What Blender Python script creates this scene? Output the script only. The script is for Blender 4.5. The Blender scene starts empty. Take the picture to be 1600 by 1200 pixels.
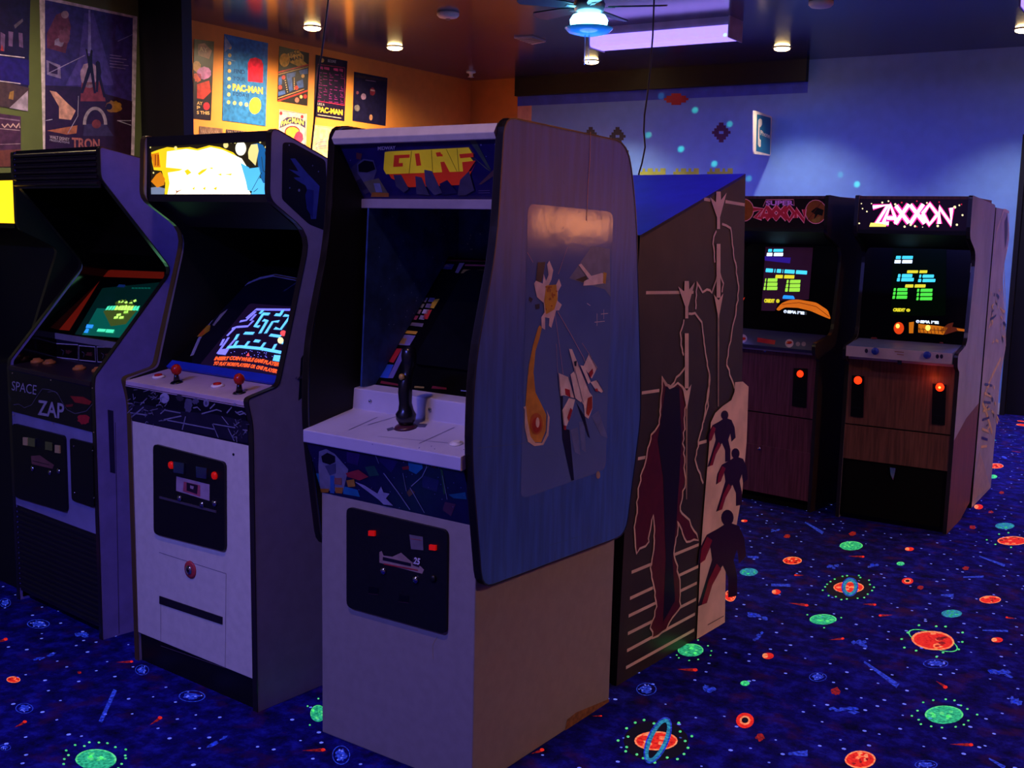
import bpy, bmesh, math, random
from mathutils import Vector, Matrix
from mathutils.geometry import tessellate_polygon
random.seed(7)
SC = bpy.context.scene
COL = SC.collection
# ------------------------------------------------------------------ camera
FPX, PITCH, ROLL, EYE = 1719.0, math.radians(8.141), math.radians(1.238), 1.55
_f = Vector((0, math.cos(PITCH), -math.sin(PITCH)))
_u0 = Vector((0, math.sin(PITCH), math.cos(PITCH)))
_r0 = Vector((1, 0, 0))
_r = _r0*math.cos(ROLL) + _u0*math.sin(ROLL)
_u = _u0*math.cos(ROLL) - _r0*math.sin(ROLL)
CAMPOS = Vector((0, 0, EYE))
def ray(x, y): return _f*FPX + _r*(x-800) - _u*(y-600)
def on_floor(x, y, z=0.0):
    d = ray(x, y); return CAMPOS + d*((z-EYE)/d.z)
cam = bpy.data.cameras.new('camera'); co = bpy.data.objects.new('camera', cam); COL.objects.link(co)
cam.sensor_fit = 'HORIZONTAL'; cam.sensor_width = 36; cam.lens = FPX/1600*36; cam.clip_start = .05
mw = Matrix.Identity(4)
for i in range(3):
    mw[i][0] = _r[i]; mw[i][1] = _u[i]; mw[i][2] = -_f[i]; mw[i][3] = CAMPOS[i]
co.matrix_world = mw; SC.camera = co
# ------------------------------------------------------------------ frames and planes
class Frame:
    def __init__(s, x, y, yaw, z=0.0):
        s.o = Vector((x, y, z)); s.yaw = yaw
        s.M = Matrix.Translation(s.o) @ Matrix.Rotation(yaw, 4, 'Z'); s.I = s.M.inverted()
    def w(s, u, v, z=0.0): return s.M @ Vector((u, v, z))
class Plane:
    def __init__(s, fr, p0, ex, ey):
        s.fr = fr; s.p0 = Vector(p0); s.ex = Vector(ex).normalized(); s.ey = Vector(ey).normalized(); s.n = s.ex.cross(s.ey)
    def px(s, x, y):
        o = s.fr.I @ CAMPOS; d = s.fr.I.to_3x3() @ ray(x, y)
        h = o + d*((s.p0-o).dot(s.n)/d.dot(s.n)) - s.p0
        return (h.dot(s.ex), h.dot(s.ey))
    def pxs(s, pts): return [s.px(*p) for p in pts]
    def p3(s, a, b, off=0.0): return s.p0 + s.ex*a + s.ey*b + s.n*off
def side(fr, u): return Plane(fr, (u, 0, 0), (0, 1, 0), (0, 0, 1))      # faces +u, coordinates (v, z)
def front(fr, v): return Plane(fr, (0, v, 0), (1, 0, 0), (0, 0, 1))     # faces -v, coordinates (u, z)
def flat(fr, z): return Plane(fr, (0, 0, z), (1, 0, 0), (0, 1, 0))      # faces up, coordinates (u, v)
def slope(fr, v0, z0, v1, z1): return Plane(fr, (0, v0, z0), (1, 0, 0), (0, v1-v0, z1-z0))
def crop(ox, oy, s): return lambda pts: [(ox+x/s, oy+y/s) for x, y in pts]
# ------------------------------------------------------------------ materials
def lin(c):
    if isinstance(c, str): c = [int(c[i:i+2], 16)/255 for i in (0, 2, 4)]
    return tuple(x/12.92 if x <= .04045 else ((x+.055)/1.055)**2.4 for x in c)
MATS = {}
def mat(name, c, rough=.55, metal=0.0, emit=0.0, noise=.12, scale=9.0, spec=.4, coat=0.0, stretch=None, c2=None, ecol=None, bump=0.0):
    if name in MATS: return MATS[name]
    m = bpy.data.materials.new(name); m.use_nodes = True; nt = m.node_tree; N = nt.nodes; L = nt.links
    b = N['Principled BSDF']; col = lin(c)
    b.inputs['Roughness'].default_value = rough; b.inputs['Metallic'].default_value = metal
    b.inputs['Specular IOR Level'].default_value = spec; b.inputs['Coat Weight'].default_value = coat; b.inputs['Coat Roughness'].default_value = .08
    tc = N.new('ShaderNodeTexCoord'); mp = N.new('ShaderNodeMapping'); nz = N.new('ShaderNodeTexNoise'); rp = N.new('ShaderNodeValToRGB')
    if stretch: mp.inputs['Scale'].default_value = stretch
    nz.inputs['Scale'].default_value = scale; nz.inputs['Detail'].default_value = 4
    lo = tuple(x*(1-noise) for x in col) if c2 is None else lin(c2)
    hi = tuple(min(1, x*(1+noise)) for x in col) if c2 is None else col
    rp.color_ramp.elements[0].position = .35; rp.color_ramp.elements[1].position = .65
    rp.color_ramp.elements[0].color = (*lo, 1); rp.color_ramp.elements[1].color = (*hi, 1)
    L.new(tc.outputs['Object'], mp.inputs['Vector']); L.new(mp.outputs[0], nz.inputs['Vector']); L.new(nz.outputs['Fac'], rp.inputs[0]); L.new(rp.outputs[0], b.inputs['Base Color'])
    if bump:
        bp = N.new('ShaderNodeBump'); bp.inputs['Strength'].default_value = bump; bp.inputs['Distance'].default_value = .004
        L.new(nz.outputs['Fac'], bp.inputs['Height']); L.new(bp.outputs[0], b.inputs['Normal'])
    if emit:
        if ecol is None: L.new(rp.outputs[0], b.inputs['Emission Color'])
        else: b.inputs['Emission Color'].default_value = (*lin(ecol), 1)
        b.inputs['Emission Strength'].default_value = emit
    MATS[name] = m; return m
# ------------------------------------------------------------------ text outlines
_TX = {}
def text_geo(s, bold=.0):
    k = (s, bold)
    if k in _TX: return _TX[k]
    cu = bpy.data.curves.new('lettering', 'FONT'); cu.body = s; cu.dimensions = '2D'; cu.fill_mode = 'FRONT'; cu.resolution_u = 3; cu.offset = bold
    ob = bpy.data.objects.new('lettering', cu); COL.objects.link(ob)
    dg = bpy.context.evaluated_depsgraph_get(); dg.update(); me = ob.evaluated_get(dg).to_mesh()
    vs = [(v.co.x, v.co.y) for v in me.vertices]; fs = [tuple(p.vertices) for p in me.polygons]
    ob.evaluated_get(dg).to_mesh_clear(); bpy.data.objects.remove(ob); bpy.data.curves.remove(cu)
    x0 = min(v[0] for v in vs); x1 = max(v[0] for v in vs); y0 = min(v[1] for v in vs); y1 = max(v[1] for v in vs)
    vs = [((x-x0)/(x1-x0), (y-y0)/(y1-y0)) for x, y in vs]
    _TX[k] = (vs, fs); return _TX[k]
# ------------------------------------------------------------------ mesh builder
LAY = .0005
class MB:
    def __init__(s): s.v = []; s.f = []; s.m = []; s.mats = []; s.sm = []
    def mi(s, m):
        if m not in s.mats: s.mats.append(m)
        return s.mats.index(m)
    def add(s, vs, fs, m, smooth=False):
        b = len(s.v); s.v += [Vector(v) for v in vs]; k = s.mi(m)
        for f in fs: s.f.append(tuple(b+i for i in f)); s.m.append(k); s.sm.append(smooth)
        return s
    def box(s, a, b, m):
        x0, y0, z0 = a; x1, y1, z1 = b
        return s.add([(x0,y0,z0),(x1,y0,z0),(x1,y1,z0),(x0,y1,z0),(x0,y0,z1),(x1,y0,z1),(x1,y1,z1),(x0,y1,z1)],
              [(3,2,1,0),(4,5,6,7),(0,1,5,4),(1,2,6,5),(2,3,7,6),(3,0,4,7)], m)
    def prism(s, pl, pts, o0, o1, m, em=None):
        n = len(pts); em = em or m
        lo = [pl.p3(a, b, o0) for a, b in pts]; hi = [pl.p3(a, b, o1) for a, b in pts]
        tr = tessellate_polygon([[Vector((a, b, 0)) for a, b in pts]])
        s.add(lo+hi, [tuple(reversed(t)) for t in tr]+[tuple(i+n for i in t) for t in tr], m)
        return s.add(lo+hi, [(i, (i+1) % n, n+(i+1) % n, n+i) for i in range(n)], em)
    def poly(s, pl, pts, m, lay=1):
        tr = tessellate_polygon([[Vector((a, b, 0)) for a, b in pts]])
        return s.add([pl.p3(a, b, lay*LAY) for a, b in pts], [tuple(t) for t in tr], m)
    def ppoly(s, pl, pix, m, lay=1): return s.poly(pl, pl.pxs(pix), m, lay)
    def stroke(s, pl, pts, w, m, lay=1, closed=False):
        P = [Vector(p) for p in pts]; n = len(P); L = []; Rr = []
        for i in range(n):
            a = P[i-1] if (i or closed) else P[i]; b = P[(i+1) % n] if (i < n-1 or closed) else P[i]
            d = (b-a); d = d.normalized() if d.length > 1e-9 else Vector((1, 0)); q = Vector((-d.y, d.x))*w*.5
            L.append(P[i]+q); Rr.append(P[i]-q)
        vs = [pl.p3(p.x, p.y, lay*LAY) for p in L+Rr]; k = n if closed else n-1
        return s.add(vs, [(i, (i+1) % n, n+(i+1) % n, n+i) for i in range(k)], m)
    def pstroke(s, pl, pix, wpx, m, lay=1, closed=False):
        pts = pl.pxs(pix); x, y = pix[0]; a = Vector(pl.px(x, y)); b = Vector(pl.px(x, y+wpx))
        return s.stroke(pl, pts, (a-b).length, m, lay, closed)
    def disc(s, pl, c, rx, ry, m, lay=1, rot=0.0, n=20):
        cr, sr = math.cos(rot), math.sin(rot); pts = []
        for i in range(n):
            t = 2*math.pi*i/n; x, y = rx*math.cos(t), ry*math.sin(t); pts.append((c[0]+x*cr-y*sr, c[1]+x*sr+y*cr))
        return s.add([pl.p3(a, b, lay*LAY) for a, b in pts], [tuple(range(n))], m)
    def pdisc(s, pl, x, y, rx, ry, m, lay=1, rot=0.0, n=20, jag=0.0):
        cr, sr = math.cos(rot), math.sin(rot); pts = []
        for i in range(n):
            t = 2*math.pi*i/n; k = 1+random.uniform(-jag, jag); a, b = k*rx*math.cos(t), k*ry*math.sin(t); pts.append((x+a*cr-b*sr, y+a*sr+b*cr))
        return s.ppoly(pl, pts, m, lay)
    def pring(s, pl, x, y, rx, ry, w, m, lay=1, rot=0.0, n=28, a0=0.0, a1=1.0):
        cr, sr = math.cos(rot), math.sin(rot); o = []; q = []
        k = n if a1-a0 >= .999 else n+1
        for i in range(k):
            t = 2*math.pi*(a0+(a1-a0)*i/n)
            for l, d in ((o, 0), (q, w)):
                a, b = (rx-d)*math.cos(t), (ry-d*min(1, ry/rx))*math.sin(t); l.append((x+a*cr-b*sr, y+a*sr+b*cr))
        vs = [pl.p3(*pl.px(*p), lay*LAY) for p in o+q]
        return s.add(vs, [(i, (i+1) % k, k+(i+1) % k, k+i) for i in range(n)], m)
    def text(s, pl, st, bl, br, tl, m, lay=2, bold=.02):
        vs, fs = text_geo(st, bold); A = Vector(pl.px(*bl)); X = Vector(pl.px(*br))-A; Y = Vector(pl.px(*tl))-A
        return s.add([pl.p3(*(A+X*x+Y*y), lay*LAY) for x, y in vs], fs, m)
    def lathe(s, p, ax, prof, m, n=20, smooth=True):
        ax = Vector(ax).normalized(); t = Vector((1, 0, 0)) if abs(ax.x) < .8 else Vector((0, 1, 0)); a = ax.cross(t).normalized(); b = ax.cross(a); p = Vector(p); vs = []
        for r, h in prof:
            for i in range(n): th = 2*math.pi*i/n; vs.append(p+ax*h+(a*math.cos(th)+b*math.sin(th))*r)
        fs = [(j*n+i, j*n+(i+1) % n, (j+1)*n+(i+1) % n, (j+1)*n+i) for j in range(len(prof)-1) for i in range(n)]
        fs += [tuple(range(n-1, -1, -1)), tuple((len(prof)-1)*n+i for i in range(n))]
        return s.add(vs, fs, m, smooth)
    def tube(s, pts, r, m, n=8):
        P = [Vector(p) for p in pts]; vs = []
        for i, p in enumerate(P):
            d = (P[min(i+1, len(P)-1)]-P[max(i-1, 0)]).normalized(); t = Vector((0, 0, 1)) if abs(d.z) < .9 else Vector((1, 0, 0))
            a = d.cross(t).normalized(); b = d.cross(a); rr = r[i] if isinstance(r, (list, tuple)) else r
            vs += [p+(a*math.cos(2*math.pi*k/n)+b*math.sin(2*math.pi*k/n))*rr for k in range(n)]
        fs = [(j*n+k, j*n+(k+1) % n, (j+1)*n+(k+1) % n, (j+1)*n+k) for j in range(len(P)-1) for k in range(n)]
        fs += [tuple(range(n-1, -1, -1)), tuple((len(P)-1)*n+k for k in range(n))]
        return s.add(vs, fs, m, True)
    def strip(s, fr, prof, u0, u1, t, m):
        """edge moulding: band of thickness t hugging an open (v,z) outline between u0 and u1"""
        pl = side(fr, 0); P = [Vector(p) for p in prof]; n = len(P); out = []
        for i in range(n):
            a = P[max(i-1, 0)]; b = P[min(i+1, n-1)]; d = (b-a).normalized(); out.append(P[i]+Vector((-d.y, d.x))*t)
        vs = [pl.p3(p.x, p.y, u0) for p in P]+[pl.p3(p.x, p.y, u0) for p in out]+[pl.p3(p.x, p.y, u1) for p in P]+[pl.p3(p.x, p.y, u1) for p in out]
        fs = []
        for i in range(n-1): fs += [(n+i, n+i+1, 3*n+i+1, 3*n+i), (i, i+1, n+i+1, n+i), (2*n+i, 3*n+i, 3*n+i+1, 2*n+i+1), (i, 2*n+i, 2*n+i+1, i+1)]
        fs += [(0, n, 3*n, 2*n), (n-1, 3*n-1, 4*n-1, 2*n-1)]
        return s.add(vs, fs, m)
    def build(s, name, parent=None, fr=None, bevel=0.0):
        me = bpy.data.meshes.new(name); me.from_pydata([tuple(v) for v in s.v], [], s.f)
        for m in s.mats: me.materials.append(m)
        me.polygons.foreach_set('material_index', s.m); me.polygons.foreach_set('use_smooth', s.sm); me.update()
        o = bpy.data.objects.new(name, me); COL.objects.link(o)
        if parent is not None: o.parent = parent
        elif fr is not None: o.matrix_world = fr.M
        if bevel:
            b = o.modifiers.new('bevel', 'BEVEL'); b.width = bevel; b.segments = 2; b.limit_method = 'ANGLE'; b.angle_limit = math.radians(50)
        return o
def tag(o, label=None, cat=None, group=None, kind=None):
    for k, v in (('label', label), ('category', cat), ('group', group), ('kind', kind)):
        if v: o[k] = v
    return o
def thing(name, fr, label, cat, group=None):
    o = bpy.data.objects.new(name, None); COL.objects.link(o); o.empty_display_size = .1; o.matrix_world = fr.M
    return tag(o, label, cat, group)
def arc(cx, cy, r, a0, a1, n=5): return [(cx+r*math.cos(math.radians(a0+(a1-a0)*i/n)), cy+r*math.sin(math.radians(a0+(a1-a0)*i/n))) for i in range(n+1)]
def rrect(x0, y0, x1, y1, r, n=4):
    return arc(x1-r, y1-r, r, 0, 90, n)+arc(x0+r, y1-r, r, 90, 180, n)+arc(x0+r, y0+r, r, 180, 270, n)+arc(x1-r, y0+r, r, 270, 360, n)
def rounded(pts, r, n=4):
    """round every corner of a closed polygon; r is one radius or one per corner"""
    out = []; k = len(pts)
    for i in range(k):
        rr = r[i] if isinstance(r, (list, tuple)) else r
        p = Vector(pts[i]); a = (Vector(pts[i-1])-p); b = (Vector(pts[(i+1) % k])-p)
        if rr <= 0: out.append(tuple(p)); continue
        d = min(rr, a.length*.45, b.length*.45); A = p+a.normalized()*d; B = p+b.normalized()*d
        for j in range(n+1): t = j/n; q = A*(1-t)**2+p*2*t*(1-t)+B*t*t; out.append((q.x, q.y))
    return out
# ================================================================== the room
RF = Frame(0, 0, -.5595); WF = Frame(0, 0, 0)
CEIL = 3.15; VB = 10.42; UO = -7.15; UG = -6.0
M = mat
m_orange = M('orange_paint', 'e48c36', .6, noise=.04); m_blue = M('pale_blue_paint', '749ce4', .6, noise=.04); m_pink = M('pink_light_tint', 'd8a090', .6)
m_green = M('green_paint', '606c40', .65, noise=.05); m_dark = M('dark_paint', '0c0814', .5); m_dblue = M('darker_blue_band', '3c54d4', .6)
m_ceil = M('gloss_ceiling', '242048', .17, spec=.75, noise=.25, scale=2.5)
m_white = M('white_plastic', 'd8d4cc', .45); m_black = M('black_plastic', '08070a', .35); m_blackm = M('black_matte', '060508', .7)
m_base = M('baseboard_white', 'b8b4b8', .5)
def wallpart(b, u0, u1, v0, v1, z0, z1, m): b.box((u0, v0, z0), (u1, v1, z1), m)
def S(o): return tag(o, kind='structure')
b = MB()
wallpart(b, UO-.1, -6.53, VB, VB+.12, 0, CEIL, m_orange); wallpart(b, -6.53, -6.35, VB, VB+.12, 0, CEIL, m_pink)  # pink strip is mixed orange and blue light painted into the wall
wallpart(b, -6.35, -1.44, VB, VB+.12, 0, CEIL, m_blue); wallpart(b, -1.44, -.45, VB, VB+.12, 2.42, CEIL, m_blue); wallpart(b, -.45, 3.0, VB, VB+.12, 0, CEIL, m_blue)
S(b.build('wall_back', fr=RF))
b = MB(); wallpart(b, UO-.1, UO, 4.95, VB, 0, CEIL, m_orange); S(b.build('wall_far_left', fr=RF))
b = MB(); wallpart(b, 3.0, 3.1, -1.2, VB, 0, 1.35, m_dark); wallpart(b, 3.0, 3.1, -1.2, VB, 1.35, CEIL, m_orange); S(b.build('added_wall_right', fr=RF))  # unseen wall, orange above and dark below, added for warm reflections
b = MB(); wallpart(b, UG-.1, UG, -1.0, 4.937, 0, CEIL, m_green); S(b.build('wall_near_left', fr=RF))
b = MB(); wallpart(b, UO-.1, -5.596, 4.937, 5.017, 0, CEIL, m_dark); S(b.build('wall_partition', fr=RF))
b = MB(); b.box((-7.4, -1.2, CEIL), (3.0, VB+.12, CEIL+.1), m_ceil); S(b.build('ceiling', fr=RF))
b = MB(); b.box((-6.53, VB-.07, 2.95), (-3.33, VB, CEIL), m_dark); b.box((-6.53, VB-.004, 2.85), (-3.33, VB, 2.95), m_dblue); S(b.build('trim_1', fr=RF))  # flat darker blue band below the dark header
b = MB(); b.box((-1.44, VB+.06, 0), (-.45, VB+.1, 2.42), m_dark); b.box((-1.44, VB-.02, 0), (-1.40, VB+.06, 2.42), m_dark); b.box((-.49, VB-.02, 0), (-.45, VB+.06, 2.42), m_dark)
d1 = S(b.build('door_1', fr=RF))
b = MB(); b.box((-1.30, VB+.04, .98), (-1.28, VB+.06, 1.1), m_white); b.build('door_handle', parent=d1)
b = MB(); b.box((-6.35, VB-.015, 0), (-1.44, VB, .1), m_base); b.box((-.45, VB-.015, 0), (3.0, VB, .1), m_base); S(b.build('baseboard_back', fr=RF))
# ------------------------------------------------------------------ carpet with woven fluorescent space pattern
def carpet_mat():
    m = bpy.data.materials.new('carpet'); m.use_nodes = True; N = m.node_tree.nodes; L = m.node_tree.links; b = N['Principled BSDF']
    b.inputs['Roughness'].default_value = .95; b.inputs['Specular IOR Level'].default_value = .1
    tc = N.new('ShaderNodeTexCoord'); n1 = N.new('ShaderNodeTexNoise'); n1.inputs['Scale'].default_value = 14; n1.inputs['Detail'].default_value = 5; n1.inputs['Roughness'].default_value = .7
    r1 = N.new('ShaderNodeValToRGB'); e = r1.color_ramp.elements
    e[0].position = .3; e[0].color = (*lin('05021c'), 1); e[1].position = .72; e[1].color = (*lin('242ab0'), 1)
    x = e.new(.5); x.color = (*lin('100a68'), 1)
    n2 = N.new('ShaderNodeTexNoise'); n2.inputs['Scale'].default_value = 9; n2.inputs['Detail'].default_value = 3
    r2 = N.new('ShaderNodeValToRGB'); r2.color_ramp.elements[0].position = .55; r2.color_ramp.elements[1].position = .75
    mx = N.new('ShaderNodeMix'); mx.data_type = 'RGBA'; mx.inputs[7].default_value = (*lin('3c1448'), 1)
    L.new(tc.outputs['Object'], n1.inputs['Vector']); L.new(tc.outputs['Object'], n2.inputs['Vector']); L.new(n1.outputs['Fac'], r1.inputs[0]); L.new(n2.outputs['Fac'], r2.inputs[0])
    L.new(r2.outputs[0], mx.inputs[0]); L.new(r1.outputs[0], mx.inputs[6]); L.new(mx.outputs[2], b.inputs['Base Color'])
    n3 = N.new('ShaderNodeTexNoise'); n3.inputs['Scale'].default_value = 260; bp = N.new('ShaderNodeBump'); bp.inputs['Strength'].default_value = .5; bp.inputs['Distance'].default_value = .004
    L.new(tc.outputs['Object'], n3.inputs['Vector']); L.new(n3.outputs['Fac'], bp.inputs['Height']); L.new(bp.outputs[0], b.inputs['Normal'])
    return m
m_carpet = carpet_mat()
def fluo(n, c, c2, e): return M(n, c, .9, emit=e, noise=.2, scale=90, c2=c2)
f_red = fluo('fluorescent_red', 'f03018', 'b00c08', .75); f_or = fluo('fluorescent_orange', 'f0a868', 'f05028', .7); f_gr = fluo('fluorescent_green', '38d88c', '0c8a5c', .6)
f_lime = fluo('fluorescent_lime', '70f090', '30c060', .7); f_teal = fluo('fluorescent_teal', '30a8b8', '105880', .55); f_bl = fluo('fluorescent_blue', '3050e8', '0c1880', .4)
f_st = fluo('fluorescent_star', '7888ff', '5868e0', .6); f_dr = fluo('fluorescent_dark_red', 'b01c14', '500810', .5); f_dk = M('carpet_halo', '060416', .95)
fb = MB(); fb.add([(-7.2, -1.2, 0), (3, -1.2, 0), (3, VB+.1, 0), (-7.2, VB+.1, 0)], [(0, 1, 2, 3)], m_carpet)
FP = flat(RF, 0)
occ = []
def planet_dots(x, y, rx, ry, n, m):
    for i in range(n):
        t = 2*math.pi*(i+random.uniform(-.3, .3))/n; k = random.uniform(1.3, 1.75)
        fb.pdisc(FP, x+rx*k*math.cos(t), y+ry*(k+.1)*math.sin(t), max(1.6, rx*.07), max(1.0, ry*.1), m, 2, n=7)
def blotch(x, y, rx, ry, n, m, lay=3, s=.16):
    for i in range(n):
        t = random.uniform(0, 6.28); k = math.sqrt(random.uniform(0, .55)); fb.pdisc(FP, x+rx*k*math.cos(t), y+ry*k*math.sin(t), rx*s*random.uniform(.5, 1.3), ry*s*random.uniform(.6, 1.4), m, lay, n=8, jag=.3)
def red(x, y, rx, ry, rim=1, rot=0.0):
    occ.append((x, y, rx)); fb.pdisc(FP, x, y, rx, ry, f_or if rim else f_red, 1, rot, jag=.02); fb.pdisc(FP, x, y+.3, rx*.9, ry*.84, f_red, 2, rot); blotch(x, y, rx, ry, 6, f_or); blotch(x, y, rx, ry, 4, f_dr, 4)
def green(x, y, rx, ry, dots=0, m=None):
    occ.append((x, y, rx)); fb.pdisc(FP, x, y, rx, ry, m or f_gr, 1, jag=.03); blotch(x, y, rx, ry, 7, f_lime if m is None else f_gr, 3)
    fb.pring(FP, x, y, rx, ry, max(1, rx*.09), f_lime if m is None else f_teal, 2, 0, 24, .45, 1.05)
    if dots: planet_dots(x, y, rx, ry, dots, f_lime)
def saturn(x, y, rx, ry, hrx, hry, rot):
    occ.append((x, y, rx*1.3)); fb.pdisc(FP, x, y, rx*1.5, ry*2.1, f_dk, 1); fb.pdisc(FP, x, y, rx, ry, f_or, 2); fb.pdisc(FP, x, y+.4, rx*.92, ry*.84, f_red, 3); blotch(x, y, rx, ry, 8, f_or, 4)
    planet_dots(x, y, rx*1.02, ry*1.25, 20, f_lime); fb.pring(FP, x+rx*.08, y, hrx, hry, hrx*.5, f_teal, 5, rot, 32); fb.pring(FP, x+rx*.08, y, hrx, hry, hrx*.14, f_bl, 6, rot, 32)
def comet(x0, y0, x1, y1, w=3, m=None):
    m = m or f_dr; dx, dy = x1-x0, y1-y0; fb.ppoly(FP, [(x0, y0), (x0+dx*.8, y0+dy*.8-w*.28), (x1, y1-w*.2), (x1+w*.3, y1+w*.1), (x1-dx*.05, y1+w*.28), (x0+dx*.7, y0+dy*.7+w*.25)], m, 1)
    fb.pdisc(FP, x1-dx*.06, y1, w*.4, w*.28, f_red if m is f_dr else f_st, 2, n=8)
def swirl(x, y, rx, ry, rot=0.0):
    occ.append((x, y, rx)); fb.pring(FP, x, y, rx, ry, max(.9, rx*.1), f_bl, 1, rot); fb.pdisc(FP, x, y, rx*.6, ry*.6, f_bl, 2, rot, jag=.25); blotch(x, y, rx, ry, 6, f_st, 3, .1)
def fuzz(x, y, rx, ry, rot=0.0):
    occ.append((x, y, rx))
    for i in range(7): t = random.uniform(-1, 1); fb.pdisc(FP, x+rx*t*.8, y+ry*random.uniform(-.5, .5)+math.tan(rot)*rx*t*.7, rx*.3, ry*.35, f_bl, 1+i % 2, rot, n=9, jag=.4)
def shoot(x0, y0, x1, y1, w0, w1):
    d = Vector((x1-x0, y1-y0)).normalized(); q = Vector((-d.y, d.x))
    fb.ppoly(FP, [(x0+q.x*w0, y0+q.y*w0), (x1+q.x*w1, y1+q.y*w1), (x1-q.x*w1, y1-q.y*w1), (x0-q.x*w0, y0-q.y*w0)], f_bl, 1)
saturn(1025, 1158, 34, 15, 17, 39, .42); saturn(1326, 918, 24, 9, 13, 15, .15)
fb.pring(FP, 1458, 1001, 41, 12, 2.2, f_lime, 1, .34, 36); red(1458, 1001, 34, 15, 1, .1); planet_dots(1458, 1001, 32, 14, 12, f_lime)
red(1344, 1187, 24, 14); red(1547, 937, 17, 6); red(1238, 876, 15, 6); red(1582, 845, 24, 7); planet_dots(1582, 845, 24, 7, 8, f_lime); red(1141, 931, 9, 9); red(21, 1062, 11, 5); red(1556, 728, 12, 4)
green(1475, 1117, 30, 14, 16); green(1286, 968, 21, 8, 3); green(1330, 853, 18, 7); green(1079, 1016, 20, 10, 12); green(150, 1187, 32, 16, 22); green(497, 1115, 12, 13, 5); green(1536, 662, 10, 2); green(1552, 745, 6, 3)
green(1170, 894, 14, 6, 0, f_teal); green(1487, 959, 16, 6, 0, f_teal); green(1570, 822, 15, 5, 0, f_teal); green(1164, 1068, 7, 4); green(1407, 881, 6, 3)
for x, y, rx, ry in ((1200, 1025, 9, 5), (1213, 925, 7, 4), (1558, 1000, 9, 4), (1421, 858, 7, 3), (1529, 792, 7, 4), (1163, 814, 5, 2)):
    fb.pdisc(FP, x, y, rx, ry, f_red, 1); fb.pdisc(FP, x-rx*.5, y, rx*.5, ry*.8, f_or, 2, n=10); occ.append((x, y, rx))
for x, y, r, q in ((1164, 1126, 14, 12), (1418, 908, 9, 5)): fb.pdisc(FP, x, y, r, q, f_red, 1); fb.pdisc(FP, x, y, r*.6, q*.6, f_or, 2); fb.pdisc(FP, x, y, r*.38, q*.38, f_dk, 3); occ.append((x, y, r))
for x, y, r, q in ((1306, 1080, 7, 6), (1188, 1152, 7, 6), (1509, 888, 5, 3), (1438, 918, 5, 3), (1332, 834, 6, 3), (1230, 838, 5, 3), (1520, 824, 5, 3), (1548, 800, 4, 2), (1565, 770, 4, 2), (124, 1051, 3, 2)): fb.pdisc(FP, x, y, r, q, f_dr, 1, jag=.2)
for a in ((1058, 1046, 1088, 1047, 9), (1232, 942, 1262, 946, 7), (1348, 944, 1368, 945, 6), (1395, 961, 1374, 962, 6), (1295, 1000, 1318, 998, 6), (1590, 967, 1572, 965, 5), (1484, 1163, 1519, 1164, 9), (1462, 1064, 1478, 1074, 9), (1256, 899, 1242, 899, 5), (1325, 869, 1350, 870, 5),
          (181, 1035, 207, 1034, 6), (22, 1137, 40, 1128, 8), (234, 1133, 251, 1122, 9), (472, 1173, 507, 1172, 9), (-6, 1004, 10, 999, 8), (925, 1119, 940, 1119, 4), (830, 1178, 848, 1172, 9)): comet(*a)
for a in ((1010, 1077, 16, 10), (1278, 1058, 14, 7), (1462, 1037, 20, 7), (60, 975, 18, 7), (222, 1047, 11, 8), (300, 1088, 21, 9), (38, 1107, 14, 8), (8, 942, 9, 7), (8, 1168, 9, 5), (533, 1180, 14, 15), (1447, 1195, 18, 7)): swirl(*a)
for a in ((1188, 963, 20, 8, .2), (1318, 1110, 25, 7, 0), (1565, 1050, 22, 9, .3), (1103, 1075, 15, 8, .2), (1343, 1004, 12, 8, .4), (130, 992, 14, 6, .2), (68, 1027, 18, 4, -.3), (338, 1160, 22, 5, -.5), (1185, 995, 9, 6, -.6), (1590, 1096, 12, 9, .3), (1302, 885, 10, 5, 0), (1367, 884, 10, 4, 0), (1178, 871, 12, 3, 0), (1210, 829, 8, 3, 0)): fuzz(*a)
for a in ((1403, 1072, 1350, 1034, 4, 1.5), (1530, 869, 1570, 884, .8, 2), (180, 1078, 157, 1128, 3, 3), (1232, 1178, 1262, 1177, 2, 5), (1505, 902, 1537, 901, 1, 1.5), (1535, 985, 1575, 986, .8, 1.6), (1205, 914, 1235, 915, 2, 2), (1470, 930, 1490, 931, 1, 3), (1258, 816, 1286, 833, 1, 2.5), (1545, 1185, 1570, 1200, 1, 3)): shoot(*a)
def rstar(u, v, r, m): fb.disc(FP, (u, v), r, r, m, 1, 0, 6)
for i in range(-70, 30):
    for j in range(-8, 104):
        u, v = i*.1+random.uniform(-.045, .045), j*.1+random.uniform(-.045, .045); q = random.random()
        if q < .62: rstar(u, v, random.uniform(.004, .0075), f_st)
fx = [(p[0], p[1]) for p in (FP.px(x, y) for x, y, r in occ)]
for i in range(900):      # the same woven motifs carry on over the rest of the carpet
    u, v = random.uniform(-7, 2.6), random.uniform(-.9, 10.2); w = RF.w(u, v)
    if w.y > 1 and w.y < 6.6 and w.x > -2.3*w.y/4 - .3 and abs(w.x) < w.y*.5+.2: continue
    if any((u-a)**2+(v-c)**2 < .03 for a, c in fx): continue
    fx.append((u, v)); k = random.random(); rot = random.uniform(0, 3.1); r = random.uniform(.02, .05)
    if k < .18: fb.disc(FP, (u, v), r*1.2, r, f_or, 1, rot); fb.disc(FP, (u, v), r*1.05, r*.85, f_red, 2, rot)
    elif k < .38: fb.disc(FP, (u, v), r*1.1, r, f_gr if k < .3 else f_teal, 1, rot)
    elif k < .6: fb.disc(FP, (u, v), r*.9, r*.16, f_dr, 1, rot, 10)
    else: fb.disc(FP, (u, v), r*1.3, r*.4, f_bl, 1, rot, 12)
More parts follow.
